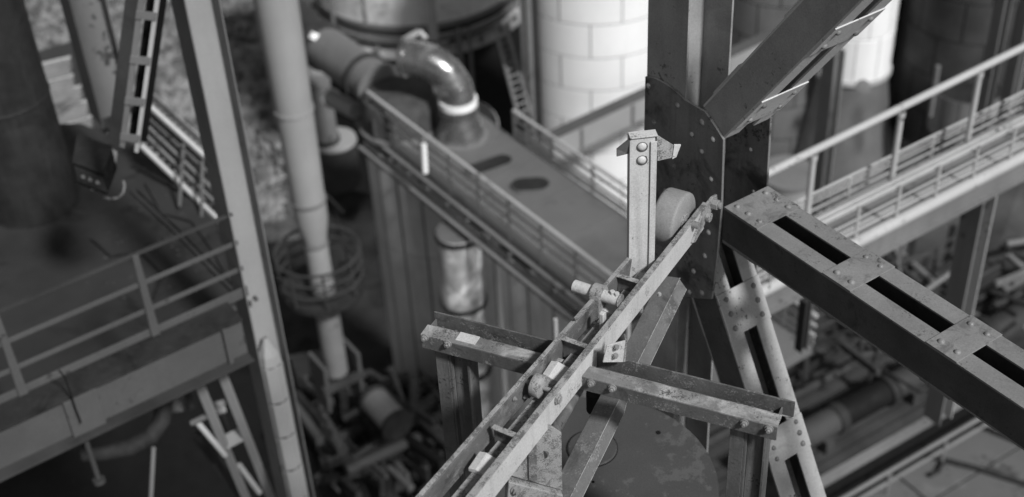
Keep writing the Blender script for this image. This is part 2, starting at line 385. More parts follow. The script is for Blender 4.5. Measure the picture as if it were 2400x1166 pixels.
# right bar
MB().prof(Rb, Rt, [(0, 0), (0, -0.014), (-0.175, -0.014), (-0.175, 0)], Z).build('side_bar', 'rail_pale', trk, 0.0015)
MB().prism([Rb+sr*(-0.020)+Z*0.002, Rt+sr*(-0.012)+Z*0.002, Rt+sr*0.016+Z*0.002, Rb+sr*0.016+Z*0.002], Z*0.007).build('top_lip', 'rail', trk, 0.001)
def lr(y):   # the two bars at a picture row
    def on(A, B, d):
        lo, hi = 0.0, (B-A).length
        for _ in range(40):
            m = (lo+hi)/2
            if proj(A+d*m)[1] > y: lo = m
            else: hi = m
        return A+d*m
    return on(Lb, Lt, dl), on(Rb, Rt, dr)
xd = ((Rt-Rb).normalized()+(Lt-Lb).normalized()).normalized(); across = xd.cross(Z)
def cross_plate(xl, yl):
    P = TZ(xl, yl, -0.004); k = ((Rb-P).dot(sr))/across.dot(sr)
    return P, P+across*(k-0.014)
for i, (x, y) in enumerate(((1150, 993), (1312, 786), (1442, 640))):
    P, Q = cross_plate(x, y)
    P, Q = P+across*0.02, Q+V((0, 0, 0))
    Q = P + (Q-P)*0.98
    MB().prism([P, Q, Q-Z*0.13, P-Z*0.13], -xd*0.008).build('cross_plate', 'rail_dark', trk, 0.001)
    MB().prism([P+Z*0.001, Q+Z*0.001, Q+Z*0.001-xd*0.03, P+Z*0.001-xd*0.03], Z*0.005).build('cross_lip', 'rail', trk, 0.001)
    # slanting scraper block behind each cross plate
    c = P+(Q-P)*0.45-xd*0.13-Z*0.075
    MB().prism([c-across*0.06, c+across*0.05, c+across*0.05+Z*0.012, c-across*0.02+Z*0.03, c-across*0.06+Z*0.02], -xd*0.10-Z*0.02).build('wedge_block', 'rail_pale', trk, 0.003)
# bottom runner between the bars
m0, m1 = (Lb+Rb)/2-Z*0.1, (Lt+Rt)/2-Z*0.1
MB().box(m0+across*0.0, m1-xd*0.25, 0.02, 0.05, Z).build('inner_bar', 'rail', trk, 0.002)
# tongue at the upper end with its eye bolt
tA = Rt-dr*0.02
tp = [(0, 0.0), (0.10, -0.0), (0.16, -0.02), (0.17, -0.06), (0.12, -0.09), (0.05, -0.10), (-0.01, -0.13), (-0.12, -0.17), (-0.16, -0.15), (-0.10, -0.10)]
MB().prism([tA+dr*p[0]+Z*p[1] for p in tp], sr*0.014).build('lug_plate', 'rail', trk, 0.002)
c = tA+dr*0.10-Z*0.045
MB().cyl(c+sr*0.014, c+sr*0.05, 0.032, k=6).cyl(c+sr*0.05, c+sr*0.066, 0.02, k=14).build('lug_nut', 'bolt', trk, 0.002)
c = tA+dr*0.02-Z*0.085
MB().cyl(c+sr*0.014, c+sr*0.04, 0.028, k=14).build('lug_pin', 'rail', trk, 0.002)
# edge bolts on the outer face of the right bar
for x, y in ((1305, 935),):
    P = PL(x, y, Rb+sr*0.0, sr)
    MB().cyl(P, P+sr*0.012, 0.028, k=20).cyl(P+sr*0.012, P+sr*0.02, 0.02, k=20).build('pin_head', 'rail', trk, 0.002)
for x, y in ((1398, 690), (1350, 745), (1205, 935), (1230, 930)):
    P = PL(x, y, Lb+sl*0.024, sl)
    bolt(P, sl, trk, 0.6)

# rollers between the bars
def roller(label, x, y, r, wdt, shaft=0.0):
    c = TZ(x, y, -0.02); T = thing('guide_roller', label, 'roller', c, 'guide rollers in the track')
    ax = across
    MB().lathe(c-ax*wdt/2, ax, [(0.0, 0), (r*0.8, 0), (r*0.95, 0.004), (r, 0.012), (r, wdt-0.012), (r*0.95, wdt-0.004), (r*0.8, wdt), (0, wdt)], 28).build('drum', 'rail', T)
    MB().cyl(c-ax*(wdt/2+0.05), c+ax*(wdt/2+0.04), 0.012, k=10).build('axle', 'bolt', T)
    MB().box(c-ax*(wdt/2+0.02)-Z*0.09, c-ax*(wdt/2+0.02)+Z*0.015, 0.035, 0.008, xd).build('bearing_plate', 'rail_dark', T, 0.002)
    return T
roller('squat scraped guide roller between the track bars just below the crossbeam', 1262, 905, 0.060, 0.055)
# clamp with shaft
c = TZ(1405, 690, 0.01)
sh = thing('clamp_shaft', 'short round shaft through a worn clamp lying across the roller track', 'shaft', c)
MB().cyl(c-across*0.15, c+across*0.115, 0.033, k=24).build('shaft', 'rail_pale', sh, 0.003)
MB().cyl(c+across*0.115, c+across*0.123, 0.038, k=24).build('end_collar', 'rail', sh, 0.002)
pts = []
for i in range(13):
    t = math.pi*i/12; pts.append(c+xd*math.cos(t)*0.052+Z*math.sin(t)*0.052)
pts = [c+xd*0.052-Z*0.15]+pts+[c-xd*0.052-Z*0.15]
MB().prism([p-across*0.037 for p in pts], across*0.062).build('clamp_strap', 'rail', sh, 0.003)
for sx, dz in ((0.075, 0.03), (0.1, 0.028)):
    MB().cyl(c+across*sx+Z*0.02, c+across*sx+Z*(0.02+dz), 0.014, k=6).build('grease_nipple', 'rail_pale', sh, 0.002)
c2 = TZ(1407, 742, 0.0)
hb = thing('hook_block', 'small rounded pale lug standing beside the clamp inside the roller track', 'lug', c2)
MB().prism([c2-Z*0.08-xd*0.016, c2-Z*0.08+xd*0.022, c2+Z*0.022+xd*0.022, c2+Z*0.034+xd*0.006, c2+Z*0.026-xd*0.014], across*0.024).build('lug', 'rail_pale', hb, 0.004)

# upright channel post
pb = TZ(1503, 612, -0.02)
ptop = ZV(pb, 322)
pst = thing('channel_post', 'pale streaked upright post with a bent cap plate at the end of the roller track', 'post', pb-Z*0.12)
px = V((1, 0.10, 0)).normalized(); py = V((-px.y, px.x, 0))
Wp = 0.135
def prel(P, x, y): return P+px*x+py*y
B0, T0 = pb-Z*0.14, ptop
sec = [(-Wp/2, 0), (Wp/2-0.006, 0), (Wp/2, 0.055), (Wp/2-0.010, 0.055), (Wp/2-0.016, 0.010), (-Wp/2+0.010, 0.010), (-Wp/2+0.006, 0.05), (-Wp/2-0.002, 0.05)]
MB().prism([prel(B0, *q) for q in sec], T0-B0).build('channel', 'post', pst, 0.002)
MB().prism([prel(B0, q[0]+0.004, q[1]-0.012) for q in [(Wp/2-0.034, 0), (Wp/2-0.002, 0), (Wp/2-0.002, 0.008), (Wp/2-0.034, 0.008)]], (T0-B0)*0.97).build('edge_angle', 'post', pst, 0.002)
# cap
cp = T0+Z*0.003
MB().prism([prel(cp, -Wp/2, -0.012), prel(cp, Wp/2+0.004, -0.012), prel(cp, Wp/2+0.004, 0.045), prel(cp, -Wp/2, 0.045)], Z*0.007).build('cap_plate', 'post', pst, 0.001)
wl = [prel(cp, -Wp/2-0.001, 0.042), prel(cp, -Wp/2-0.001, -0.004), prel(cp, -Wp/2-0.062, 0.02)-Z*0.07, prel(cp, -Wp/2-0.062, 0.02)-Z*0.115, prel(cp, -Wp/2-0.001, 0.02)-Z*0.105]
MB().prism([wl[1], wl[2], wl[3], wl[4]], py*0.008).build('cap_wing', 'brace', pst, 0.001)
wr = [prel(cp, Wp/2+0.002, 0.0), prel(cp, Wp/2+0.105, 0.03)-Z*0.10, prel(cp, Wp/2+0.10, 0.03)-Z*0.165, prel(cp, Wp/2+0.008, 0.0)-Z*0.155]
MB().prism(wr, py*0.008).build('cap_wing', 'rail', pst, 0.001)
MB().prism([prel(cp, Wp/2+0.098, 0.022)-Z*0.085, prel(cp, Wp/2+0.135, 0.03)-Z*0.095, prel(cp, Wp/2+0.113, 0.03)-Z*0.165, prel(cp, Wp/2+0.09, 0.022)-Z*0.17], py*0.01).build('cap_tip', 'post', pst, 0.001)
for dz in (0.055, 0.135):
    MB().dome(prel(T0, -0.005, 0)-Z*dz, -py, 0.024, 0.014, 14).build('rivet', 'post', pst)
    MB().cyl(prel(T0, -0.005, -0.0012)-Z*(dz+0.003), prel(T0, -0.005, 0.002)-Z*(dz+0.003), 0.030, k=20).build('rust_ring', 'leg', pst)

# wheel
wc = PD(1603, 520, 7.55)
whl = thing('round_buffer', 'thick grey disc wheel standing between the channel post and the gusset plate', 'buffer', wc)
wax = V((0.83, -0.52, 0.0)).normalized(); rw = 0.165
MB().lathe(wc-wax*0.135, wax, [(0.02, 0), (rw*0.93, 0), (rw*0.985, 0.008), (rw, 0.02), (rw, 0.118), (rw*0.98, 0.13), (rw*0.94, 0.135), (0.02, 0.135)], 56).build('tread', 'wheel', whl)
MB().cyl(wc-wax*0.005, wc+wax*0.012, 0.05, k=20).build('hub', 'rail', whl, 0.002)
MB().cyl(wc-wax*0.16, wc+wax*0.09, 0.02, k=12).build('axle', 'bolt', whl)

# ---------------- crossbeam
CZ = RZ-0.112
def CP(x, y, dz=0.0): return PZ(x, y, CZ+dz)
f0, f1 = CP(985, 784), CP(1822, 1001)
f1 = V((f1.x, f1.y, CZ)); dc = (f1-f0).normalized(); back = Z.cross(dc); back = back if back.y > 0 else -back
xb = thing('crossbeam', 'scraped double angle crossbeam bolted under the roller track, shorter pieces meeting at the middle', 'beam', (f0+f1)/2)
def wb(x, y, z): return (CP(x, y, z)-f0).dot(back)
hv, wd_ = 0.092, 0.085
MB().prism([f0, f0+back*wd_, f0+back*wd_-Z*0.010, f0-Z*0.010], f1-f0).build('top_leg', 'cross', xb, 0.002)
MB().prism([f0+back*0.001-Z*0.0101, f0+back*0.010-Z*0.0101, f0+back*0.010-Z*hv, f0+back*0.001-Z*hv], f1-f0).build('front_leg', 'cross_shade', xb, 0.002)
gq = wd_+0.075; hb_ = 0.095
bk0, bk1 = f0+back*gq+dc*0.0, f1+back*gq+dc*0.04
MB().prism([bk0-Z*0.07, bk0+back*0.010-Z*0.07, bk0+back*0.010+Z*(hb_-0.07), bk0+Z*(hb_-0.07)], bk1-bk0).build('rear_angle', 'cross_shade', xb, 0.002)
MB().prism([bk0-Z*0.08, bk0+back*0.07-Z*0.08, bk0+back*0.07-Z*0.071, bk0-Z*0.071], bk1-bk0).build('rear_foot', 'cross', xb, 0.002)
for t in (0.0, 0.985):
    q = f0+(f1-f0)*t+dc*0.006
    MB().prism([q+back*0.012-Z*0.012, q+back*gq-Z*0.021, q+back*gq-Z*0.06, q+back*0.012-Z*0.085], dc*0.008).build('end_plate', 'brace', xb, 0.001)
for x, y in ((996, 791), (1050, 806), (1386, 897), (1436, 909), (1745, 991), (1803, 1005)):
    P = PL(x, y, f0, back)
    bolt(P, -back, xb, 1.05)
MB().prism([f0+dc*0.19+back*0.02+Z*0.001, f0+dc*0.30+back*0.02+Z*0.001, f0+dc*0.30+back*wd_+Z*0.001, f0+dc*0.19+back*wd_+Z*0.001], Z*0.006).build('shim_plate', 'rail_pale', xb, 0.001)
# bracket joining track and crossbeam
Pb = PD(1413, 848, proj(CP(1413, 848))[2]*0.985)
br = thing('angle_bracket', 'small pale bolted bracket fixing the roller track to the crossbeam', 'bracket', Pb)
MB().prism([Pb-Z*0.005, Pb+px*0.10-Z*0.02, Pb+px*0.112+Z*0.115, Pb+px*0.02+Z*0.10], py*0.008).build('plate', 'rail_pale', br, 0.001)
MB().prism([Pb+px*0.102-Z*0.02, Pb+px*0.112-Z*0.02, Pb+px*0.122+Z*0.118, Pb+px*0.112+Z*0.118], py*0.05).build('rib', 'rail', br, 0.001)
for dx, dz in ((0.06, 0.03), (0.065, 0.085)):
    bolt(Pb+px*dx+Z*dz, -py, br, 0.8)

# legs
def leg(label, x, y, wpx, name='support_post'):
    P = PL(x, y, f0+back*0.05, back); P = V((P.x, P.y, CZ-0.05))
    s = wpx/FPX*proj(P)[2]
    T = thing(name, label, 'leg', V((P.x, P.y, 17.5)), 'legs under the crossbeam')
    A, B = P, V((P.x, P.y, 17.5)); q = dc; r_ = back; h = 0.10; t = 0.012
    def w(A, u, v): return A+q*u+r_*v
    def el(A, B, u0, u1, v0, v1): return MB().prism([w(A, u0, v0), w(A, u1, v0), w(A, u1, v1), w(A, u0, v1)], B-A)
    el(A, B, -s/2, -s/2+s*0.42, -0.005, 0.005).build('flange', 'leg', T, 0.002)
    el(A, B, -s/2, -s/2+t, 0.0052, h).build('web', 'leg', T, 0.001)
    el(A, B, -s/2+s*0.42+0.0002, -s/2+s*0.42+t, 0.0, h).build('web', 'leg', T, 0.001)
    el(A, B, -s/2+s*0.5, s/2, 0.028, 0.038).build('flange', 'leg', T, 0.002)
    el(A, B, s/2, s/2+t, 0.0, h).build('web', 'leg', T, 0.001)
    el(A+Z*0.0, A-Z*0.05, -s/2-0.02, -s/2-0.001, -0.02, 0.02).build('cleat', 'brace', T, 0.001)
leg('left channel leg holding up the crossbeam, dark with pale runs of paint', 1063, 900, 82)
leg('right channel leg holding up the crossbeam beside the pale brace', 1746, 1080, 82)

# angle brace under the track
A_, B_ = PD(1594, 652, 7.55), PD(1322, 1195, 6.75)
ab = thing('angle_brace', 'long brown angle iron brace slanting under the roller track with a notched edge', 'brace', B_)
dx_ = (A_-B_).normalized(); s1 = dx_.cross(FW).normalized(); s1 = s1 if s1.x > 0 else -s1
nz = s1.cross(dx_); nz = nz if nz.dot(-FW) > 0 else -nz
MB().prism([B_, B_-s1*0.088-nz*0.07, B_-s1*0.088-nz*0.082, B_-nz*0.012], A_-B_).build('leg_plate', 'brace', ab, 0.001)
q0 = B_+s1*0.001-nz*0.012
MB().cyl(B_, A_, 0.0022, k=6).build('ridge_bead', 'rail', ab)  # thin paler bead along the ridge
fr = [0.0, 0.43, 0.47, 0.52, 1.0]; wdn = [0.078, 0.078, 0.060, 0.094, 0.086]
Ln = (A_-B_)
top = [q0+Ln*f_+(s1*0.8-nz*0.6)*w_ for f_, w_ in zip(fr, wdn)]
MB().prism([q0]+top+[q0+Ln], -nz*0.010).build('leg_plate', 'brace', ab, 0.001)
MB().path(top, 0.002, 6).build('edge_bead', 'rail', ab)  # thin paler bead along the notched edge
bolt(PD(1545, 690, 7.35), -FW, ab, 0.6)

# flaking end gusset and base plate under the lower track
e_ = PD(1283, 1000, proj(TZ(1283, 1000))[2]*1.035)
dd = proj(e_)[2]
eg = thing('end_gusset', 'flaking upright plate with a clipped corner welded under the lower end of the roller track', 'plate', e_)
def EP(x, y, k=1.0): return PL(x, y, e_, (px*0.15-py).normalized())
MB().prism([EP(*q) for q in ((1180, 1110), (1205, 1060), (1240, 1000), (1262, 985), (1288, 997), (1316, 1016), (1318, 1150), (1240, 1128))], -((px*0.15-py).normalized())*0.012).build('plate', 'rail', eg, 0.002)
MB().prism([EP(*q)+((px*0.15-py).normalized())*0.012 for q in ((1236, 1010), (1256, 1012), (1258, 1128), (1238, 1122))], -((px*0.15-py).normalized())*0.010).build('stiffener', 'rail_dark', eg, 0.002)
bn = (px*0.15-py).normalized()
b_ = [EP(*q)+bn*0.03 for q in ((1188, 1120), (1316, 1152), (1314, 1240), (1180, 1235))]
MB().prism(b_, -bn*0.05).build('base_plate', 'rail', eg, 0.006)
for x, y in ((1204, 1137), (1282, 1158)):
    bolt(EP(x, y)+bn*0.032, bn, eg, 1.25)

# dark tank roof below the track
TR = PD(1500, 1050, 8.6).z
tc_ = PZ(1390, 1130, TR); ed = PZ(1655, 1050, TR); rr = (ed-tc_).length
tk = thing('round_tank', 'dark flat topped round tank with a sunk manhole lid, below the crossbeam', 'tank', V((tc_.x, tc_.y, TR-5)))
MB().lathe(V((tc_.x, tc_.y, TR-5)), Z, [(0.01, 0), (rr, 0), (rr, 4.97), (rr-0.01, 5.0), (0.01, 5.0)], 72).build('shell', 'tankroof', tk)
mh = PZ(1388, 1052, TR)
lid = MB().lathe(mh+Z*0.001, Z, [(0.001, 0.012), (0.15, 0.012), (0.157, 0.006), (0.157, 0)], 40).build('manhole_lid', 'tankroof', tk)
MB().lathe(mh, Z, [(0.158, 0.0), (0.158, 0.007), (0.162, 0.007), (0.162, 0)], 40).build('rim', 'black', lid)
h_ = PZ(1543, 1015, TR)
MB().lathe(h_+Z*0.001, Z, [(0.001, 0.006), (0.014, 0.006), (0.016, 0)], 14).build('plug', 'black', tk)
# narrow dark drum seen under the crossbeam
c = PD(1395, 945, 7.6)
dm = thing('stub_pipe', 'short stub pipe with a black cap below the middle of the crossbeam', 'pipe', c-Z*0.6)
MB().cyl(c-Z*0.22, c-Z*0.05, 0.035, k=20).build('pipe', 'rail_pale', dm); MB().cyl(c-Z*0.05, c+Z*0.08, 0.05, k=20).build('cap', 'black', dm)
# sloping round bar right of the end gusset
A1, B1 = PD(1372, 880, 7.0), PD(1270, 1065, 6.6)
rb = thing('round_strut', 'smooth round strut slipping under the roller track beside the end gusset', 'strut', B1)
MB().cyl(B1, A1, 0.03, k=20).build('bar', 'leg', rb)

# ============================================================ LEFT FOREGROUND
def hcol(name, label, P, zt, zb, wf, dp, mt, wt=0.012, cat='column', grp=None, wm=None):
    """H column: P at the near edge of the front flange (towards b), flanges run along b, web along a"""
    T = thing(name, label, cat, V((P.x, P.y, zb)), grp)
    def el(u0, u1, o0, o1, nm, m):
        q = V((P.x, P.y, zb)); MB().prism([q+b*u0+a*o0, q+b*u1+a*o0, q+b*u1+a*o1, q+b*u0+a*o1], Z*(zt-zb)).build(nm, m, T, 0.003)
    el(-wf, 0, 0, wt, 'flange', mt); el(-wf, 0, dp-wt, dp, 'flange', mt)
    el(-wf*0.5-wt/2, -wf*0.5+wt/2, wt, dp-wt, 'web', wm or mt)
    return T
# tall H column, left of centre
P = PD(433, 10, 12.0); Pf = None
# depth of section from the far edge line (512,0)
lo, hi = 0.05, 2
for _ in range(40):
    m_ = (lo+hi)/2
    if proj(P+a*m_)[0] < 513: lo = m_
    else: hi = m_
dpL = m_
print('left col depth', dpL)
hcol('steel_column', 'tall H section column with bright far edge, crossing the left end of the catwalk', P, 26.0, 8.0, 0.36, dpL, 'far_steel', 0.014, wm='pipe_pale')
# second shorter H column further left
P2 = PD(163, 5, 15.5)
hcol('steel_column', 'shorter H section column beside the dark chimney, ending in the dark platform', P2, ZV(P2, -60).z, ZV(P2, 300).z, 0.42, 0.42, 'far_steel', 0.014)
# floor of the dark platform
FZ = PD(300, 560, 17.0).z
fl = [PZ(x, y, FZ) for x, y in ((-400, 300), (190, 290), (330, 345), (500, 515), (590, 760), (-400, 1150))]
fo = MB().prism(fl, -Z*0.25).build('platform_floor', 'floor_dark', None); tag(fo, 'dark platform floor plate behind the left handrail', 'floor'); struct(fo)
# chimney
cb = PZ(82, 480, FZ); re_ = PZ(186, 495, FZ); rc = 104/FPX*proj(cb)[2]
ch = thing('chimney_stack', 'wide dark cylindrical chimney standing on the dark platform at the left edge', 'chimney', cb)
MB().lathe(cb, Z, [(rc, 0), (rc*0.99, 2), (rc*0.96, 9.5)], 64).build('shell', 'dark_stack', ch)
MB().lathe(cb, Z, [(rc*1.0, 0.0), (rc+0.02, 0.0), (rc+0.02, 0.05), (rc, 0.05)], 64).build('foot_ring', 'dark_stack', ch)
for k in (1.6, 3.4, 5.2): MB().lathe(cb, Z, [(rc, k), (rc+0.008, k+0.01), (rc+0.008, k+0.04), (rc, k+0.05)], 64).build('weld_band', 'dark_stack', ch)
sk = thing('conical_cover', 'low dark conical cover spreading round the foot of the chimney', 'cover', cb-Z*0.5)
MB().lathe(cb, Z, [(rc*1.02, 0.035), (rc*1.9, -0.05+0.06), (rc*2.6, 0.004)], 72).build('cone', 'floor_dark', sk)
# control box with hoop
def pixbox(name, label, cat, quad, d, ext, m, names='body'):
    P0 = PD(*quad[0], d); T = thing(name, label, cat, P0)
    return T
bp_ = PD(215, 330, 14.6)
bx = thing('switch_box', 'black steel box with a pale bent side plate, beside the foot of the lattice column', 'box', bp_)
def QD(x, y, d): return PD(x, y, d)
tq = PD(180, 318, 14.2).z
q4 = [PZ(x, y, tq) for x, y in ((182, 316), (262, 346), (238, 408), (170, 382))]
MB().prism(q4, -Z*0.26).build('body', 'black', bx, 0.006)
MB().prism([q4[0].lerp(p, 1.03)+Z*0.001 for p in q4], Z*0.02).build('lid', 'dark_stack', bx, 0.004)
MB().prism([q4[2]+b*0.004-Z*0.03, q4[3]+b*0.004-Z*0.03, q4[3]+b*0.004-Z*0.22, q4[2]+b*0.004-Z*0.22], b*0.02).build('front_plate', 'far_dark', bx, 0.003)
for k_ in (0.25, 0.5, 0.75): bolt(q4[2].lerp(q4[3], k_)+b*0.025-Z*0.12, b, bx, 1.2)
MB().prism([QD(255, 345, 14.38), QD(272, 356, 14.4), QD(268, 392, 14.4), QD(224, 446, 14.5), QD(212, 446, 14.5), QD(236, 402, 14.45)], FW*0.05).build('side_plate', 'far_pale', bx, 0.004)
MB().prism([QD(168, 388, 14.5), QD(232, 413, 14.5), QD(215, 445, 14.5), QD(170, 425, 14.5)], FW*0.03).build('lower_plate', 'far_dark', bx, 0.004)
hp = thing('cable_hoop', 'pale curved cable hoop lying below the black switch box', 'hoop', QD(260, 450, 14.4))
MB().path([QD(x, y, 14.4) for x, y in ((230, 447), (240, 461), (258, 467), (277, 464), (289, 452), (292, 436), (289, 424))], 0.014).build('hoop', 'far_steel', hp)
cbl = thing('cable_conduit', 'thin conduit running diagonally over the dark platform to the handrail', 'conduit', PZ(312, 452, FZ))
MB().path([PZ(x, y, FZ+0.03) for x, y in ((308, 448), (420, 552), (575, 712))], 0.022).build('conduit', 'far_dark', cbl)
MB().path([PZ(x, y, FZ+0.03) for x, y in ((322, 446), (434, 552), (590, 710))], 0.014).build('conduit', 'dark_stack', cbl)
# leaning lattice brace, upper left
LB0 = PD(252, 335, 12.6); LB1 = PD(300, -60, 11.6)
lb = thing('lattice_brace', 'leaning lattice brace with black openings between pale tie plates, upper left', 'brace', LB0)
d_ = (LB1-LB0); dn = d_.normalized(); sx = dn.cross(FW).normalized(); sx = sx if sx.x > 0 else -sx
fx = sx.cross(dn); fx = fx if fx.dot(FW) > 0 else -fx
pxm = 12.2/FPX
def strip(T, u0, u1, v0, v1, nm, m, A=LB0, B=LB1): return MB().prism([A+sx*u0*pxm+fx*v0, A+sx*u1*pxm+fx*v0, A+sx*u1*pxm+fx*v1, A+sx*u0*pxm+fx*v1], B-A).build(nm, m, T, 0.002)
strip(lb, 0, 30, 0.0, 0.012, 'web_plate', 'far_dark'); strip(lb, 30, 43, 0.001, 0.012, 'flange', 'far_steel'); strip(lb, 68, 78, 0.001, 0.02, 'flange', 'far_pale')
strip(lb, 31, 77, 0.20, 0.21, 'rear_web', 'black')
for y in (318, 228, 130, 28, -60):
    t = (335-y)/395.0; c = LB0+d_*t
    MB().prism([c+sx*30*pxm-fx*0.012, c+sx*78*pxm-fx*0.012+dn*0.05, c+sx*78*pxm-fx*0.012+dn*0.13, c+sx*30*pxm-fx*0.012+dn*0.08], fx*0.012).build('tie_plate', 'far_steel', lb, 0.002)
# slatted stair flight beside it
s0 = [PD(338, 232, 17.0), PD(492, 372, 17.0), PD(520, 520, 17.6), PD(338, 345, 17.6)]
stf = thing('slatted_stair', 'pale slatted stair flight dropping away behind the tall left column', 'stairs', s0[3])
nn = (s0[1]-s0[0]).cross(s0[3]-s0[0]).normalized(); nn = nn if nn.dot(FW) < 0 else -nn
def SP(u, v, h=0.0): return s0[0].lerp(s0[1], u).lerp(s0[3].lerp(s0[2], u), v)+nn*h
MB().prism([SP(0, 0, -0.14), SP(1, 0, -0.14), SP(1, 1, -0.14), SP(0, 1, -0.14)], -nn*0.02).build('soffit', 'concrete', stf)
for v, r_ in ((0.0, 0.045), (0.98, 0.03)): MB().box(SP(-0.02, v, 0.03), SP(1.05, v, 0.03), 0.05, 0.05, nn).build('side_rail', 'far_pale', stf, 0.003)
for v in (0.30, 0.5, 0.72): MB().box(SP(0.0, v, 0.0), SP(1.0, v+random.uniform(-.04, .04), 0.0), 0.03, 0.045, nn).build('slat', 'far_steel', stf)
for u in [i/13+0.03 for i in range(13)]: MB().box(SP(u, 0.03, -0.05), SP(u, 0.97, -0.05), 0.035, 0.06, nn).build('tread', 'concrete' if int(u*40) % 3 else 'far_dark', stf)
for u in (0.62, 0.9): MB().box(SP(u, 0.1, 0.04), SP(u+0.04, 0.95, 0.3), 0.03, 0.03, nn).build('post', 'far_steel', stf)
# concrete steps behind the chimney
stp = thing('concrete_steps', 'short flight of stained steps between the dark chimney and the shorter column', 'steps', PD(140, 250, 24))
for i, (y, x0, x1) in enumerate(((150, 78, 165), (192, 88, 172), (218, 98, 190), (252, 118, 205), (288, 150, 215))):
    d = 24.0-i*0.12
    A, B = PD(x0-14, y+12, d), PD(x1, y-12, d); dd_ = (B-A).normalized()
    MB().prism([A, B, B-dd_.cross(Z)*-0.28, A-dd_.cross(Z)*-0.28], -Z*0.16).build('step', 'concrete', stp, 0.01)
    MB().prism([A+Z*0.004, B+Z*0.004, B+dd_.cross(Z)*-0.07+Z*0.004, A+dd_.cross(Z)*-0.07+Z*0.004], Z*0.02).build('nosing', 'far_pale', stp)
Aw = [PD(x, y, 24.6) for x, y in ((60, 130), (175, 95), (260, 300), (150, 330))]
wl_ = MB().prism(Aw, FW*0.4).build('concrete_wall', 'floor_dark'); tag(wl_, 'dark grey stub wall carrying the short flight of steps', 'wall')

# left handrail and beam
RT_ = PD(314, 598, 13.0)
def foot(P, h): return P-Z*h
h_l = 0.0
for _ in range(1):
    q = PD(366, 792, 13.0)
    lo, hi = 0.1, 3
    for _ in range(40):
        m_ = (lo+hi)/2
        if proj(RT_-Z*m_)[1] < 790: lo = m_
        else: hi = m_
    h_l = m_
print('left rail h', h_l)
az_l = PZ(520, 518, RT_.z)-PZ(0, 736, RT_.z); az_l.normalize()
F_ = RT_-Z*h_l
A = F_-az_l*1.75*1.0; 
pL = PZ(-6, 745, RT_.z)
step = (RT_-pL).dot(az_l)
A = F_-az_l*step; B = F_+az_l*(PZ(548, 506, RT_.z)-RT_).dot(az_l)
rl = thing('handrail', 'dark grey flat post handrail running up to the tall column over the platform, far left', 'handrail', A)
MB().box(A+Z*h_l-az_l*1.5, B+Z*h_l, 0.05, 0.02, az_l.cross(Z)).build('top_rail', 'far_dark', rl, 0.003)
for f_, bb in ((0.66, 0.055), (0.345, 0.055)):
    MB().box(A+Z*h_l*f_-az_l*1.5, B+Z*h_l*f_, 0.012, bb, az_l.cross(Z)).build('mid_rail', 'beam', rl, 0.003)
MB().box(A+Z*0.06-az_l*1.5, B+Z*0.06, 0.012, 0.13, az_l.cross(Z)).build('toe_board', 'beam', rl, 0.002)
sd_ = b*0.03
for P in (A, F_): MB().prism([P+sd_-az_l*0.045, P+sd_+az_l*0.045, P+sd_+az_l*0.03+Z*(h_l+0.02), P+sd_-az_l*0.03+Z*(h_l+0.02)], b*0.014).build('post', 'beam', rl, 0.003)
for t in (0.1, 0.35, 0.55, 0.62, 0.7, 0.9, 1.3, 1.45):
    P = A+(B-A)*t*0.7+b*0.05-Z*0.02
    MB().cyl(P, P+b*0.05, 0.025, k=6).build('fixing_nut', 'beam', rl)
# walkway floor behind rail is black; beam below
bm_z = (F_-Z*0.12).z
q0_, q1_ = PL(-300, 1085, F_+b*0.30, b), PL(572, 742, F_+b*0.30, b)
be = thing('floor_beam', 'deep grey floor beam with dark flanges under the left handrail', 'beam', q0_)
tb = PL(560, 748, F_+b*0.30, b); bb_ = PL(560, 836, F_+b*0.30, b); hbm = (tb.z-bb_.z)
print('beam', hbm)
A3 = V((tb.x, tb.y, tb.z))-az_l*5.5; B3 = V((tb.x, tb.y, tb.z))+az_l*0.02
MB().prism([A3, B3, B3-Z*hbm, A3-Z*hbm], -b*0.02).build('web', 'beam', be, 0.003)
MB().prism([A3+Z*0.001+b*0.05, B3+Z*0.001+b*0.05, B3-b*0.30+Z*0.001, A3-b*0.30+Z*0.001], Z*0.02).build('top_flange', 'dark_stack', be, 0.003)
MB().prism([A3-Z*(hbm+0.001)+b*0.14, B3-Z*(hbm+0.001)+b*0.14, B3-b*0.12-Z*(hbm+0.001), A3-b*0.12-Z*(hbm+0.001)], -Z*0.025).build('bottom_flange', 'far_dark', be, 0.003)
for x in (128, 545):
    t = PL(x, 900, F_+b*0.30, b); t = V((t.x, t.y, A3.z))
    MB().prism([t+b*0.002, t+az_l*(0.33 if x < 300 else 0.05)+b*0.002, t+az_l*(0.33 if x < 300 else 0.05)-Z*hbm+b*0.002, t-Z*hbm+b*0.002], b*(0.10 if x < 300 else 0.06)).build('splice_plate', 'beam', be, 0.004)
P = PL(152, 940, F_+b*0.45, b)
cd_ = thing('cable', 'thin dark cable hanging over the left floor beam', 'cable', P)
MB().path([PL(x, y, F_+b*0.46, b) for x, y in ((138, 868), (152, 885), (168, 930), (178, 960), (190, 990))], 0.008, 6).build('cable', 'black', cd_)
def pole(name, label, x0, y0, x1, d, r, m, cat='pole', cap=None):
    P0 = PD(x0, y0, d); P1 = ZV(P0, y1) if False else PD(*x1, d*1.02)
    T = thing(name, label, cat, P1); MB().cyl(P1, P0, r, k=12).build('pole', m, T)
    if cap: MB().cyl(P1, P1+(P0-P1).normalized()*0.05, r*2.2, k=12).build('foot', m, T)
    return T
pole('hanging_rod', 'dark rod hanging below the left floor beam with a small round foot', 193, 1008, (234, 1132), 13.2, 0.028, 'far_dark', cap=1)
pole('upright_rod', 'bright upright rod with a forked top at the bottom left', 360, 1050, (352, 1200), 13.5, 0.024, 'far_steel')
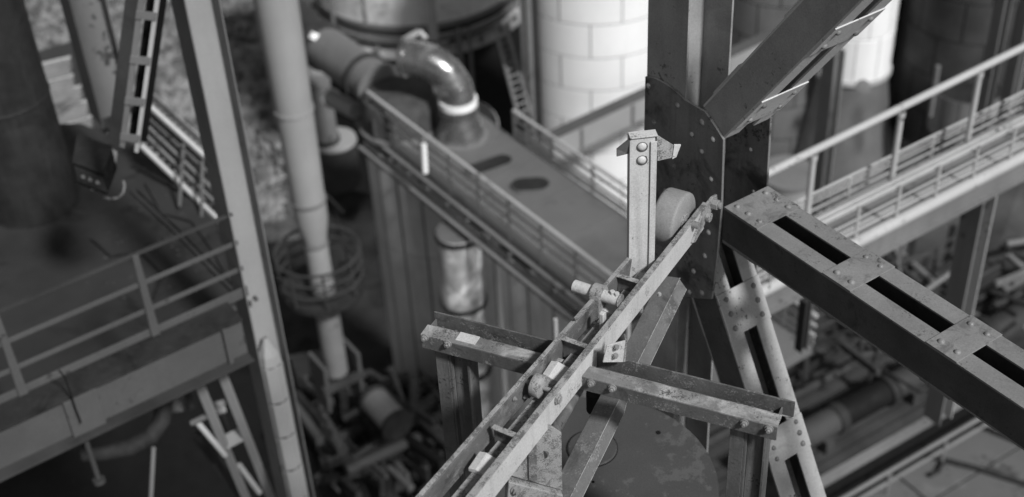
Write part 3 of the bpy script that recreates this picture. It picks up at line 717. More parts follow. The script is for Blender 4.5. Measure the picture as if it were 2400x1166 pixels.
# dark curved pipe below
dp_ = thing('curved_pipe', 'dark curved pipe bending under the left floor beam', 'pipe', PD(300, 1040, 15))
MB().path([PD(x, y, 15.0) for x, y in ((195, 1062), (250, 1060), (310, 1048), (355, 1022), (380, 985), (384, 930), (376, 880))], 0.10, 14).build('pipe', 'dark_stack', dp_)
MB().cyl(PD(378, 940, 15.0), PD(382, 915, 15.0), 0.13, k=16).build('coupling', 'far_dark', dp_)
# leaning ladder-like frame, bottom
def frame2(name, label, L0, L1, R0, R1, ties, m, wpx, d0, d1, cat='frame'):
    T = thing(name, label, cat, PD(*L1, d1))
    for p0, p1 in ((L0, L1), (R0, R1)): MB().box(PD(*p0, d0), PD(*p1, d1), wpx*d0/FPX, 0.05).build('side_bar', m, T, 0.004)
    for t, hh in ties:
        A = PD(L0[0]+(L1[0]-L0[0])*t, L0[1]+(L1[1]-L0[1])*t, d0+(d1-d0)*t-0.06); B = PD(R0[0]+(R1[0]-R0[0])*t, R0[1]+(R1[1]-R0[1])*t-12, d0+(d1-d0)*t-0.06)
        MB().box(A, B, hh*d0/FPX, 0.03, FW.cross(B-A)).build('tie_plate', m, T, 0.004)
    return T
frame2('tie_plate_brace', 'pale leaning frame of two bars with tie plates below the floor beam, lower left', (463, 890), (596, 1215), (517, 868), (650, 1205), ((0.02, 26), (0.46, 36)), 'pipe_pale', 21, 14.5, 17.0)
t_ = thing('slim_strut', 'bright thin strut meeting the leaning frame from the left', 'strut', PD(530, 1065, 15.6))
MB().cyl(PD(458, 985, 15.2), PD(528, 1068, 15.6), 0.034, k=12).build('bar', 'far_pale', t_); MB().cyl(PD(450, 992, 15.2), PD(492, 972, 15.1), 0.035, k=10).build('head', 'far_steel', t_)
MB().cyl(PD(560, 1090, 16), PD(608, 1155, 16.4), 0.035, k=12).build('bar', 'far_pale', t_)
t_ = thing('diagonal_bar', 'dark diagonal bar below the slim strut, bottom left', 'bar', PD(590, 1190, 17))
MB().box(PD(462, 1018, 16), PD(590, 1195, 17), 0.10, 0.1).build('bar', 'far_dark', t_); 
t_ = thing('valve_block', 'small pale valve block inside the leaning frame', 'valve', PD(515, 950, 16))
MB().cyl(PD(512, 940, 15.8), PD(516, 955, 15.8), 0.07, k=12).build('valve_cap', 'far_steel', t_); MB().box(PD(502, 968, 15.8), PD(528, 958, 15.8), 0.06, 0.06).build('body', 'far_pale', t_)
MB().cyl(PD(515, 965, 15.9), PD(530, 1010, 16.2), 0.05, k=12).build('stem', 'far_dark', t_)
t_ = thing('small_tank', 'small grey cylinder hanging under the floor beam', 'tank', PD(412, 960, 16.5))
MB().cyl(PD(408, 905, 16.5), PD(416, 965, 16.5), 0.09, k=20).build('shell', 'far_steel', t_)
MB().cyl(PD(436, 905, 16.2), PD(452, 958, 16.2), 0.05, k=14).build('pipe', 'far_dark', t_)
# clad pipe seen at the foot of the tall column
P = PD(433, 10, 12.0)-b*0.075+a*(dpL*0.42); P = ZV(P, 848)
cp_ = thing('clad_pipe', 'pale clad pipe with ring seams in the recess at the foot of the tall column', 'pipe', V((P.x, P.y, 8)))
for i in range(9):
    z1 = P.z-i*0.52; MB().lathe(V((P.x, P.y, z1-0.51)), Z, [(0.125, 0), (0.135, 0.004), (0.135, 0.495), (0.125, 0.50)], 7, smooth=False).build('cladding', 'pipe_pale' if i != 5 else 'far_dark', cp_)
MB().cyl(V((P.x, P.y, P.z-4.7)), V((P.x, P.y, P.z)), 0.12, k=20).build('core', 'black', cp_)
MB().lathe(P, Z, [(0.13, 0.0), (0.11, 0.12), (0.02, 0.34)], 7, smooth=False).build('hood', 'pipe_pale', cp_)

# big pale stack pipe with cone
P0 = PD(648, 10, 23.5)
def axis_at(y, P=P0): return ZV(P, y)
def rpx(w_, P): return w_/2/FPX*proj(P)[2]
zs = [(-60, 108), (0, 104), (250, 90), (466, 78)]
stp_ = thing('stack_pipe', 'wide pale vertical stack pipe narrowing through a cone above the round platform', 'pipe', V((P0.x, P0.y, axis_at(860).z)))
pr = []
z0 = stp_.location.z
for y, w_ in zs[::-1]: Q = axis_at(y); pr.append((rpx(w_, Q), Q.z-z0))
pr[0] = (pr[0][0], pr[0][1])
Qc = axis_at(470)
MB().lathe(stp_.location, Z, pr, 48).build('upper_shell', 'pipe_pale', stp_)
Q = axis_at(468); r1 = rpx(79, Q)
MB().lathe(V((Q.x, Q.y, Q.z)), Z, [(r1, -0.04), (r1+0.02, -0.04), (r1+0.02, 0.03), (r1, 0.03)], 48).build('joint_ring', 'far_steel', stp_)
Qa, Qb, Qe = axis_at(510), axis_at(560), axis_at(870)
r2 = rpx(56, Qb)
MB().lathe(V((Q.x, Q.y, 0)), Z, [(r2, Qb.z), (r1*0.99, Qa.z), (r1, Q.z-0.05)], 48).build('cone', 'pipe_pale', stp_)
Qs = axis_at(255); rs_ = rpx(91, Qs)
MB().lathe(V((Q.x, Q.y, Qs.z)), Z, [(rs_, -0.03), (rs_+0.015, -0.03), (rs_+0.015, 0.03), (rs_, 0.03)], 48).build('joint_ring', 'pipe_pale', stp_)
MB().lathe(V((Q.x, Q.y, 0)), Z, [(r2+0.03, Qb.z-0.1), (r2+0.03, Qb.z-0.02)], 32).build('joint_ring', 'far_steel', stp_)
Qm = axis_at(665)
MB().lathe(V((Q.x, Q.y, 0)), Z, [(r2*1.0, Qm.z), (r2, Qb.z-0.01)], 32).build('lower_shell', 'pipe_pale', stp_)
MB().lathe(V((Q.x, Q.y, 0)), Z, [(r2*1.05, Qe.z), (r2*1.05, Qm.z-0.02)], 32).build('foot_shell', 'far_steel', stp_)
# feet bracket
t_ = thing('stack_cradle', 'stained steel cradle gripping the foot of the wide stack pipe', 'cradle', Qe-Z*0.3)
for sx_ in (-1, 1):
    c = V((Q.x, Q.y, Qe.z+0.5))+a*sx_*(r2+0.12)
    MB().prism([c-b*0.35, c+b*0.35, c+b*0.25-Z*1.3, c-b*0.25-Z*1.3], a*0.08*sx_).build('side_plate', 'beam', t_, 0.01)
MB().box(V((Q.x, Q.y, Qe.z-0.1))-a*0.5+b*0.3, V((Q.x, Q.y, Qe.z-0.1))+a*0.5+b*0.3, 0.16, 0.14, Z).build('base_bar', 'far_dark', t_, 0.01)
# ring platform round it
Cr = V((Q.x, Q.y, axis_at(668).z)); R_ = 98/FPX*proj(Cr)[2]
rp = thing('ring_platform', 'round dark handrail platform encircling the stack pipe', 'platform', Cr)
def ring(c, R, r, k=48, t0=0, t1=2*math.pi):
    m = MB(); pts = [c+V((math.cos(t0+(t1-t0)*i/k)*R, math.sin(t0+(t1-t0)*i/k)*R, 0)) for i in range(k+1)]
    return m.path(pts, r, 8)
MB().lathe(Cr, Z, [(r2+0.15, 0), (R_, 0), (R_, -0.12), (R_-0.02, -0.12), (R_-0.02, -0.01)], 56).build('floor', 'dark_stack', rp)
for hh, rr_ in ((0.85, 0.03), (0.58, 0.022), (0.3, 0.022)): ring(Cr+Z*hh, R_, rr_).build('hoop_rail', 'far_dark', rp)
for i in range(8):
    t = 2*math.pi*i/8+0.2; c = Cr+V((math.cos(t)*R_, math.sin(t)*R_, 0)); MB().cyl(c, c+Z*0.85, 0.022, k=6).build('post', 'far_dark', rp)
# small handrail left of the stack
railing('handrail', 'short low handrail on the yard just behind the stack pipe', PD(612, 375, 38), PD(672, 437, 36.5), 1.0, [0.5], 1.2, 0.03, 0.03, 'far_steel')
railing('handrail', 'short handrail right of the stack pipe cone, over the dark yard', PD(752, 520, 32), PD(818, 590, 31), 1.1, [0.55], 1.0, 0.03, 0.03, 'far_dark')

# ============================================================ DECK BUILDING (centre)
DZ = PD(1200, 440, 27.0).z
def DP(x, y, dz=0.0): return PZ(x, y, DZ+dz)
nA, nB = DP(885, 322), DP(1400, 728)            # near edge
ub = (nB-nA).normalized(); ua = Z.cross(ub); ua = -ua if ua.dot(DP(1110, 265)-nA) < 0 else ua
wdk = (DP(1290, 382)-nA).dot(ua); print('wdk', wdk)
Ld = (nB-nA).length+3.0
def dk(u, v, z=0.0): return nA+ub*u+ua*v+Z*z
deck = thing('deck_roof', 'long grey deck plate over the round tanks, with two dark oval openings', 'deck', nA)
MB().prism([dk(-1.0, 0), dk(Ld, 0), dk(Ld, wdk), dk(-1.0, wdk)], -Z*0.18).build('plate', 'deck', deck, 0.01)
def slot(c0, c1, r):   # elongated opening lined with a dark lid
    A, B = DP(*c0, 0.004), DP(*c1, 0.004); d = (B-A).normalized(); s_ = Z.cross(d); pts = []
    for k in range(9): t = -math.pi/2+math.pi*k/8; pts.append(B+d*math.cos(t)*r+s_*math.sin(t)*r)
    for k in range(9): t = math.pi/2+math.pi*k/8; pts.append(A+d*math.cos(t)*r+s_*math.sin(t)*r)
    cc = (A+B)/2; MB().prism([cc+(p-cc)*1.06 for p in pts], Z*0.05).build('rim', 'deck', deck, 0.01)
    MB().prism([p+Z*0.051 for p in pts], Z*0.01).build('dark_lid', 'dark_stack', deck)
slot((1115, 402), (1178, 380), 0.19); slot((1225, 438), (1262, 436), 0.22)
for u in [i*1.25+0.4 for i in range(int(Ld/1.25))]:
    MB().box(dk(u, 0.12, 0.003), dk(u, wdk-0.1, 0.003), 0.035, 0.012, Z).build('seam', 'deck', deck)
# walls: two round tanks under the deck
def tank(label, xl, yl, wr, zb, m='tank_wall', k=40, grp=None, seams=14, name='round_tank', rows=3):
    Pl = PZ(xl, yl, DZ-1.0); side = V((FW.x, FW.y, 0)).normalized().cross(Z)
    rv = V((Pl.x, Pl.y, 0)).normalized().cross(Z)         # horizontal, to the right of the sight line
    c = Pl+rv*wr; c = V((c.x, c.y, zb))
    T = thing(name, label, 'tank', c, grp); h = DZ-0.2-zb
    MB().cyl(c, c+Z*h, wr-0.02, k=64).build('core', 'dark_stack', T)
    W_ = 2*math.pi/seams
    me = MB()
    x_ = V((1, 0, 0)); pr = [(wr-0.025, 0), (wr, 0), (wr, h/rows-0.02), (wr-0.025, h/rows-0.02)]
    mesh = MB().lathe(O, Z, pr, 6, x_, 0.012, W_-0.012).mesh('sheet', m)
    for r in range(rows):
        for i in range(seams):
            inst(mesh, 'wall_sheet', c+Z*(h/rows*r), T, Quaternion(Z, W_*i+0.1))
    return T, c
tank('round sheet walled tank under the left end of the deck', 862, 390, min(wdk*0.66, 3.0), 3.2, seams=17)
tank('round sheet walled tank half hidden below the right part of the deck', 1172, 640, min(wdk*0.5, 2.0), 3.2, seams=14)
# lower slab the tanks stand on
sl_ = [PZ(x, y, 3.2) for x, y in ((640, 840), (860, 800), (1100, 860), (1500, 900), (1700, 1300), (900, 1300), (740, 1000))]
o = MB().prism(sl_, -Z*0.3).build('platform', 'ground'); tag(o, 'dark lower platform slab below the round tanks', 'platform'); struct(o)
# railings along the deck
def dfoot(x, y): return DP(x, y)
grp = 'railings of the deck'
u1_ = (DP(1445, 650)-nA).dot(ub)
railing('deck_railing', 'blurred near railing running along the front edge of the grey deck', dk(-0.3, 0.05), dk(u1_+1.2, 0.05), 0.95, [0.24, 0.48, 0.71], 1.0, 0.04, 0.035, 'handrail', toe=0.14)
ur = (DP(1215, 318)-nA).dot(ub)
railing('deck_railing', 'far railing along the back edge of the grey deck below the white silo', dk(ur, wdk+0.02), dk(Ld, wdk+0.02), 0.64, [0.22, 0.43], 1.3, 0.04, 0.03, 'handrail', toe=0.12)
o = thing('cable_tray', 'long pale cable tray fixed along the near edge of the deck', 'tray', dk(0.2, -0.1, -0.1))
for v0_, v1_ in ((-0.50, -0.42), (-0.12, -0.02)): MB().prism([dk(0.0, v0_, -0.02), dk(Ld, v0_, -0.02), dk(Ld, v1_, -0.02), dk(0.0, v1_, -0.02)], -Z*0.09).build('side_channel', 'far_steel', o, 0.01)
for v_, r_ in ((-0.34, 0.045), (-0.24, 0.03)): MB().cyl(dk(0.0, v_, -0.06), dk(Ld, v_, -0.06), r_, k=10).build('cable', 'far_dark', o)
for i in range(int(Ld/0.7)): MB().prism([dk(i*0.7, -0.45, -0.111), dk(i*0.7+0.07, -0.45, -0.111), dk(i*0.7+0.07, -0.1, -0.111), dk(i*0.7, -0.1, -0.111)], -Z*0.03).build('rung', 'far_steel', o)
P = dk((DP(995, 340)-nA).dot(ub), 0.0); q0 = PD(993, 338, 26); q1 = PD(997, 405, 26.3)
o = tag(MB().cyl(q1, q0, 0.055, k=10).build('white_post', 'silo'), 'short bright white post standing at the near deck railing', 'post')

# patchy metal pipe in front of the deck tanks
lo, hi = 0.0, Ld
for _ in range(40):
    m_ = (lo+hi)/2
    if proj(dk(m_, -0.40, -1.0))[0] < 1080: lo = m_
    else: hi = m_
Pm = dk(m_, -0.40, -0.9)
rm = 52/FPX*proj(Pm)[2]
pt, pbm = dk(m_, -0.40, -0.17), ZV(Pm, 1110)
mp_ = thing('metal_pipe', 'patchy bright metal pipe with dark clamp rings, standing before the deck tanks', 'pipe', pbm)
zr = [pt.z]+[ZV(Pm, y).z for y in (548, 703, 860, 1110)]
for i in range(4):
    MB().cyl(V((Pm.x, Pm.y, zr[i+1]+0.04)), V((Pm.x, Pm.y, zr[i]-0.04)), rm*(1 if i < 2 else 0.94), k=40).build('section', 'tin2' if 'tin2' in M else 'tin', mp_)
    MB().cyl(V((Pm.x, Pm.y, zr[i+1]-0.04)), V((Pm.x, Pm.y, zr[i+1]+0.04)), rm*1.08, k=40).build('clamp_ring', 'dark_stack', mp_)
MB().dome(V((Pm.x, Pm.y, zr[0]-0.04)), Z, rm, rm*0.06, 28).build('cap', 'deck', mp_)

# shiny elbow duct
Eb = DP(1080, 322); rE = 40/FPX*proj(Eb)[2]
el = thing('elbow_duct', 'shiny tin elbow duct rising from the deck and bending back to the left', 'duct', Eb)
dE = proj(Eb)[2]
top = ZV(Eb, 245)
MB().lathe(Eb, Z, [(rE*1.42, 0), (rE*1.36, 0.25), (rE*1.05, 0.55), (rE*1.0, (top-Eb).length-0.12)], 40).build('bell', 'tin', el)
MB().lathe(Eb, Z, [(rE*1.35, 0.0), (rE*1.62, 0.0), (rE*1.62, 0.05), (rE*1.35, 0.05)], 40).build('base_flange', 'far_steel', el)
MB().lathe(top, Z, [(rE, -0.14), (rE*1.13, -0.14), (rE*1.13, -0.02), (rE, -0.02)], 40).build('flange_ring', 'tin', el)
MB().lathe(top, Z, [(rE, 0.0), (rE*1.12, 0.0), (rE*1.12, 0.14), (rE, 0.14)], 40).build('flange_ring', 'silo', el)
pts = []; dirE = V((-0.93, 0.36, 0)).normalized(); Rb_ = 0.80
for i in range(15):
    t = math.pi/2*i/14; pts.append(top+Z*(0.05+0.1+Rb_*math.sin(t))+dirE*(Rb_*(1-math.cos(t))))
pts = [top]+pts+[pts[-1]+dirE*0.22]
seg = MB().path(pts, rE, 32)
seg.build('bend', 'tin', el)
for i in (4, 8, 12):
    c = pts[i]; d = (pts[i+1]-pts[i-1]); MB().cyl(c-d.normalized()*0.03, c+d.normalized()*0.03, rE*1.04, k=32).build('seam_ring', 'tin', el)
c = pts[-1]; MB().cyl(c, c+dirE*0.1, rE*1.15, k=32).build('end_flange', 'tin', el)

# mottled hopper
Hp = DP(940, 292)
hop = thing('hopper', 'dark mottled rounded hopper standing on the deck beside the elbow duct', 'hopper', Hp)
rH = 88/FPX*proj(Hp)[2]
hh = 0.75
MB().lathe(Hp, Z, [(rH, 0), (rH*1.02, hh*0.75), (rH*0.93, hh), (rH*0.4, hh*1.08), (0.01, hh*1.1)], 44).build('shell', 'hopper', hop)
MB().lathe(Hp, Z, [(rH*1.0, 0.0), (rH*1.12, 0.0), (rH*1.12, 0.07), (rH, 0.07)], 44).build('rim', 'far_steel', hop)
for i in range(5):
    t = math.pi*2*i/5+0.3; MB().box(Hp+V((math.cos(t)*rH*1.02, math.sin(t)*rH*1.02, 0.1)), Hp+V((math.cos(t)*rH*1.03, math.sin(t)*rH*1.03, hh*0.75)), 0.07, 0.05).build('rib', 'hopper', hop)

# dull inclined duct left of the hopper
dA, dB = PD(752, 105, 31.0), PD(890, 205, 29.3); rD = 52/FPX*30
du = thing('drum_duct', 'dull grey drum duct lying aslant with dark end flanges, upper middle', 'duct', dB)
dd_ = (dB-dA).normalized()
MB().cyl(dA, dB, rD, k=40).build('shell', 'duct', du)
for t in (0.0, 0.08, 0.78, 1.0):
    c = dA.lerp(dB, t); MB().cyl(c-dd_*0.05, c+dd_*0.05, rD*1.14, k=36).build('flange', 'far_dark' if t < 0.9 else 'far_steel', du)
MB().cyl(PD(735, 95, 30.5), PD(742, 80, 30.5), 0.14, k=12).build('knob', 'silo', du)
d2 = thing('drum_duct', 'dark upper duct running behind the stack pipe to the drum duct', 'duct', PD(700, 40, 32))
MB().cyl(PD(640, -10, 33), PD(742, 95, 31.5), rD*0.92, k=32).build('shell', 'far_dark', d2)
# vertical pipe stack left of the tank
for lab, x, y0, y1, wpx, m, nm in (('pale upright pipe below the drum duct, behind the stack pipe', 738, 130, 180, 62, 'pipe_pale', 'upright_pipe'), ('stained upright pipe standing on a round base behind the stack pipe', 755, 190, 330, 58, 'far_steel', 'upright_pipe')):
    P = PD(x, (y0+y1)/2, 34); A, B = ZV(P, y0), ZV(P, y1); r = wpx/2/FPX*34
    T = thing(nm, lab, 'pipe', B); MB().cyl(B, A, r, k=32).build('shell', m, T); MB().lathe(B, Z, [(r, 0), (r*1.12, 0), (r*1.12, 0.12), (r, 0.12)], 32).build('flange', 'far_dark', T)
P = PD(790, 370, 35); A, B = ZV(P, 335), ZV(P, 425)
T = thing('round_pedestal', 'round pale topped pipe base beside the left tank', 'base', B)
MB().cyl(B, A, 50/FPX*35, k=40).build('drum', 'far_dark', T); MB().lathe(A, Z, [(0.02, 0.01), (50/FPX*35, 0.01), (52/FPX*35, 0.05), (50/FPX*35, 0.14), (0.3, 0.16), (0.02, 0.16)], 40).build('top_ring', 'pipe_pale', T)
A, B = PD(778, 232, 31), PD(838, 262, 30)
T = thing('short_pipe', 'short bright ended pipe meeting the left side of the deck', 'pipe', A); MB().cyl(A, B, 0.2, k=20).build('shell', 'pipe_pale', T); MB().cyl(A-(B-A).normalized()*0.08, A, 0.24, k=20).build('collar', 'silo', T)

# ============================================================ WHITE SILO
def clad_silo(name, label, P, rad, z0, z1, rowh, npan, m, seam='silo_line', ybase=None, grp=None, ring=True, var=None):
    c = V((P.x, P.y, z0)); T = thing(name, label, 'silo', c, grp)
    MB().cyl(c, c+Z*(z1-z0), rad-0.015, k=72).build('core', seam, T)
    Wn = 2*math.pi/npan; gap = 0.016/rad
    me = MB().lathe(O, Z, [(rad-0.012, 0), (rad, 0.001), (rad, rowh-0.035), (rad-0.012, rowh-0.034)], 10, V((1, 0, 0)), gap, Wn-gap).mesh('panel', m)
    nr = int(math.ceil((z1-z0)/rowh)); ph = random.random()
    for r in range(nr):
        for i in range(npan):
            ang = Wn*i+(0 if r % 2 else Wn/2)+ph
            d = V((math.cos(ang+Wn/2), math.sin(ang+Wn/2), 0))
            if d.dot(CAM-c) < -0.35*(CAM-c).length and i % 1 == 0: continue      # the far side, never in view
            inst(me, 'panel', c+Z*(rowh*r), T, Quaternion(Z, ang))
    MB().cyl(c+Z*nr*rowh, c+Z*(nr*rowh+0.08), rad, k=72).build('top_plate', m, T)
    return T
Ps = PD(1402, 150, 36.0); rS = 178/FPX*36.0
clad_silo('white_silo', 'bright white round silo clad in staggered rectangular panels behind the steel column', Ps, rS, ZV(Ps, 640).z, ZV(Ps, -330).z, 0.92, 8, 'silo')
# grey riser strip on its left side
P = PD(1244, 150, 34.6)
T = thing('riser_pipe', 'slim grey riser pipe running up the left edge of the white silo', 'pipe', ZV(P, 330)); MB().cyl(ZV(P, 330), ZV(P, -120), 0.13, k=16).build('shell', 'far_steel', T)
MB().cyl(ZV(PD(1262, 150, 34.4), 320), ZV(PD(1262, 150, 34.4), -120), 0.05, k=10).build('line', 'far_dark', T)
# pipe bridge crossing in front of it
A, B = PD(1290, 335, 31.5), PD(2190, -88, 38.5)
B = V((B.x, B.y, A.z)); h_ = (B-A).normalized(); bz = A.z
Bp = PZ(2170, -75, bz); h_ = (Bp-A).normalized(); sB = Z.cross(h_)
pbg = thing('pipe_bridge', 'pale pipe bridge with a dark top crossing before the white silo', 'bridge', A)
LB_ = (Bp-A).length
MB().prism([A, A+h_*LB_, A+h_*LB_-Z*0.55, A-Z*0.55], sB*0.03).build('side_web', 'pipe_pale', pbg)
MB().prism([A+sB*0.04, A+h_*LB_+sB*0.04, A+h_*LB_+sB*0.42, A+sB*0.42], -Z*0.05).build('top_plate', 'beam', pbg)
MB().prism([A-sB*0.06-Z*0.56, A+h_*LB_-sB*0.06-Z*0.56, A+h_*LB_-sB*0.001-Z*0.56, A-sB*0.001-Z*0.56], -Z*0.07).build('bottom_flange', 'far_steel', pbg)
for i in range(7):
    c = A+h_*(0.9+i*1.6); MB().prism([c-sB*0.002, c+h_*0.06-sB*0.002, c+h_*0.06-Z*0.55-sB*0.002, c-Z*0.55-sB*0.002], -sB*0.05).build('rib', 'far_steel', pbg)

# big tank top, upper centre
Bt = PD(985, 20, 42.0); rB = 246/FPX*42
cB = PD(985, 15, 42+rB*0.5)
zb0 = PD(1000, 90, 42-rB*0.3).z
cb_ = V((cB.x, cB.y, zb0))
bt_ = thing('storage_tank', 'huge pale round tank with dark hoops round its foot, top centre', 'tank', cb_)
MB().cyl(cb_+Z*0.0, cb_+Z*6, rB*0.985, k=80).build('shell', 'tank_pale', bt_)
for k, (z_, m_, rr_) in enumerate(((0.0, 'far_steel', 1.02), (0.24, 'far_dark', 1.006), (0.42, 'far_steel', 1.012))):
    MB().lathe(cb_+Z*z_, Z, [(rB*0.98, 0), (rB*rr_, 0.01), (rB*rr_, 0.15), (rB*0.98, 0.16)], 80).build('hoop', m_, bt_)
MB().lathe(cb_-Z*0.42, Z, [(rB*0.9, 0), (rB*1.07, 0), (rB*1.07, 0.12), (rB*0.9, 0.12)], 80).build('foot_ring', 'far_pale', bt_)
for i in range(26):
    t = 2*math.pi*i/26; d = V((math.cos(t), math.sin(t), 0))
    if d.y > 0.4: continue
    MB().box(cb_+d*rB*1.05-Z*0.31, cb_+d*rB*1.05-Z*0.05, 0.12, 0.12).build('lug', 'far_steel', bt_)
for x, wv, m_ in ((1012, 24, 'far_pale'), (855, 9, 'far_steel'), (780, 9, 'far_steel')):
    P = PD(x, 40, 42-rB*0.75); MB().cyl(ZV(P, 92 if x > 900 else 60), ZV(P, -120), wv/2/FPX*40, k=14).build('standpipe', m_, bt_)
for x, y0, y1, wv in ((1076, 85, 215, 13), (1100, 85, 330, 9), (1190, 70, 210, 10)):
    P = PD(x, y0, 40.0); T = thing('tank_leg', 'slim grey tank support leg %s' % {1076: 'rising just right of the elbow duct', 1100: 'hidden behind the bend of the elbow duct', 1190: 'left of the white silo'}[x], 'support', ZV(P, y1)); T.name = 'steel_stanchion'
    MB().box(ZV(P, y1), ZV(P, y0-15), wv/FPX*40, 0.12).build('flange', 'far_steel', T); MB().box(ZV(P, y1)+V((0, .15, 0)), ZV(P, y0-15)+V((0, .15, 0)), 0.04, 0.2).build('web', 'far_dark', T)
# bracket above the elbow
T = thing('pipe_hanger', 'small pale angled hanger just above the elbow duct', 'hanger', PD(975, 85, 31))
MB().box(PD(945, 95, 31), PD(982, 74, 31), 0.09, 0.1).build('arm', 'far_pale', T); MB().box(PD(982, 74, 31), PD(998, 92, 31), 0.09, 0.1).build('arm', 'far_pale', T)
MB().cyl(PD(972, 112, 30.5), PD(972, 102, 30.5), 0.11, k=14).build('nut', 'silo', T)
# slanting ladder left of silo
L0, L1 = PD(1165, 85, 37), PD(1215, 275, 33)
T = thing('leaning_ladder', 'grey leaning ladder between the big tank and the white silo', 'ladder', L1)
off_ = a*0.35
for o_ in (O, off_): MB().cyl(L0+o_, L1+o_, 0.05, k=8).build('rail', 'far_steel', T)
for i in range(12):
    c = L0.lerp(L1, (i+0.5)/12); MB().cyl(c, c+off_, 0.03, k=6).build('rung', 'far_steel', T)
# walls behind, painted black to stand in for deep shade
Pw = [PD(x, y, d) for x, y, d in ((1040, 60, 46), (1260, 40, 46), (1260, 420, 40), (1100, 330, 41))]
o = tag(MB().prism(Pw, FW*0.5).build('shade_wall', 'black'), 'wall painted black as deep shade between the big tank and the white silo', 'wall')
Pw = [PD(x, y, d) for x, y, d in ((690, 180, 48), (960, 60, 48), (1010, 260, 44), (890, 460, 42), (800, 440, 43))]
o = tag(MB().prism(Pw, FW*0.5).build('shade_wall', 'black'), 'wall painted black as deep shade behind the drum duct and hopper', 'wall')

# ============================================================ RIGHT: CATWALK
WZ = PD(1995, 575, 15.5).z
cA = PZ(1995, 575, WZ)
wE = PZ(2400, 366, WZ); wa = (wE-cA).normalized()
wn = Z.cross(wa); wn = wn if wn.y > 0 else -wn
def ck(u, v, z=0.0): return cA+wa*u+wn*v+Z*z
def cu(x, y, z=0.0, v=0.0):
    P = PL(x, y, cA+wn*v, wn); return (P-cA).dot(wa)
U0_, U1_ = -2.6, 4.2
cat_ = thing('catwalk', 'pale catwalk with a plank floor and a round edge tube, right of the steel column', 'catwalk', ck(0, 0))
zl = ZV(cA, 524)      # level of the double line above the edge tube
hl = (ZV(ck(cu(2080, 520), 0), 452).z-WZ)
hrail = (ZV(ck(cu(2100, 500), 0), 430).z-WZ)
print('low rail', hl, hrail)
MB().cyl(ck(U0_, 0, 0.0), ck(U1_, 0, 0.0), 0.075, k=24).build('edge_tube', 'handrail', cat_)
gb = ZV(ck(cu(2200, 470), 0), 530); gd = WZ-gb.z
MB().prism([ck(U0_, 0.03, -0.05), ck(U1_, 0.03, -0.05), ck(U1_, 0.03, -0.36), ck(U0_, 0.03, -0.36)], wn*0.015).build('girder_web', 'far_steel', cat_)
MB().prism([ck(U0_, -0.04, -0.362), ck(U1_, -0.04, -0.362), ck(U1_, 0.10, -0.362), ck(U0_, 0.10, -0.362)], -Z*0.015).build('girder_flange', 'far_steel', cat_)
for i in range(5):
    v = 0.08+i*0.108
    MB().prism([ck(U0_, v, -0.04), ck(U1_, v, -0.04), ck(U1_, v+0.09, -0.04), ck(U0_, v+0.09, -0.04)], -Z*0.02).build('plank', 'far_pale' if i % 3 == 1 else 'far_steel', cat_)
for i in range(9):
    u = U0_+0.3+i*0.8; MB().prism([ck(u, 0.06, -0.064), ck(u+0.06, 0.06, -0.064), ck(u+0.06, 0.6, -0.064), ck(u, 0.6, -0.064)], -Z*0.1).build('floor_bearer', 'far_dark', cat_)
hr1 = 0.44
def crail(name, label, v, h, mids, r, us, z0=0.0, grp='railings of the catwalk', pr=None, m='handrail'):
    T = thing(name, label, 'railing', ck(U0_, v, z0), grp)
    MB().cyl(ck(U0_, v, z0+h), ck(U1_, v, z0+h), r, k=10).build('top_rail', m, T)
    for q in mids: MB().cyl(ck(U0_, v, z0+q), ck(U1_, v, z0+q), r*0.55, k=8).build('mid_rail', m, T)
    for u in us: MB().cyl(ck(u, v, z0), ck(u, v, z0+h), pr or r, k=8).build('post', m, T)
    return T
us1 = [cu(2003, 568)+k*(cu(2100, 505)-cu(2003, 568)) for k in range(-5, 9)]
T = crail('catwalk_railing', 'low thin railing standing on the round edge tube of the catwalk', 0.0, hrail, [hrail*0.33, hrail*0.62], 0.017, us1, pr=0.022)
# pale inner rail pair just behind it
MB().cyl(ck(U0_, 0.06, hrail+0.01), ck(U1_, 0.06, hrail+0.01), 0.017, k=10).build('second_rail', 'handrail', T)
# tall chord with thick posts standing on the far edge
vT = 0.62
T = thing('tall_handrail', 'tall pale handrail of thick tubes and thick posts above the catwalk', 'handrail', ck(U0_, vT))
MB().prism([ck(U0_, vT-0.05, -0.03), ck(U1_, vT-0.05, -0.03), ck(U1_, vT+0.04, -0.03), ck(U0_, vT+0.04, -0.03)], Z*0.04).build('kerb_bar', 'handrail', T, 0.006)
q0, q1 = PL(1780, 416, ck(0, vT), wn), PL(2420, 100, ck(0, vT), wn)
dq = (q1-q0)
MB().cyl(q0-dq*0.05, q1+dq*0.1, 0.046, k=16).build('top_rail', 'handrail', T)
for (xt, yt), (xb_, yb_) in (((1907, 362), (1893, 502)), ((2113, 262), (2084, 436)), ((2297, 168), (2268, 337)), ((2440, 95), (2412, 262))):
    Pt = PL(xt, yt, ck(0, vT), wn); Pb_ = V((Pt.x, Pt.y, WZ))
    MB().cyl(Pb_, Pt, 0.038, k=14).build('post', 'handrail', T)
    MB().cyl(Pt-Z*0.07, Pt, 0.048, k=14).build('collar', 'handrail', T)
vF = 0.98
zf0 = PL(1988, 468, ck(0, vF), wn).z; P1_ = PL(1993, 413, ck(0, vF), wn); P2_ = PL(2190, 314, ck(0, vF), wn)
hF = P1_.z-zf0; uf1, uf2 = (P1_-cA).dot(wa), (P2_-cA).dot(wa)
crail('catwalk_railing', 'far thin railing of the catwalk with several fine rails, behind the tall handrail', vF, hF, [hF*0.3, hF*0.62, hF*0.8], 0.017, [uf1+(uf2-uf1)*k for k in range(-3, 5)], z0=zf0-WZ, pr=0.022)
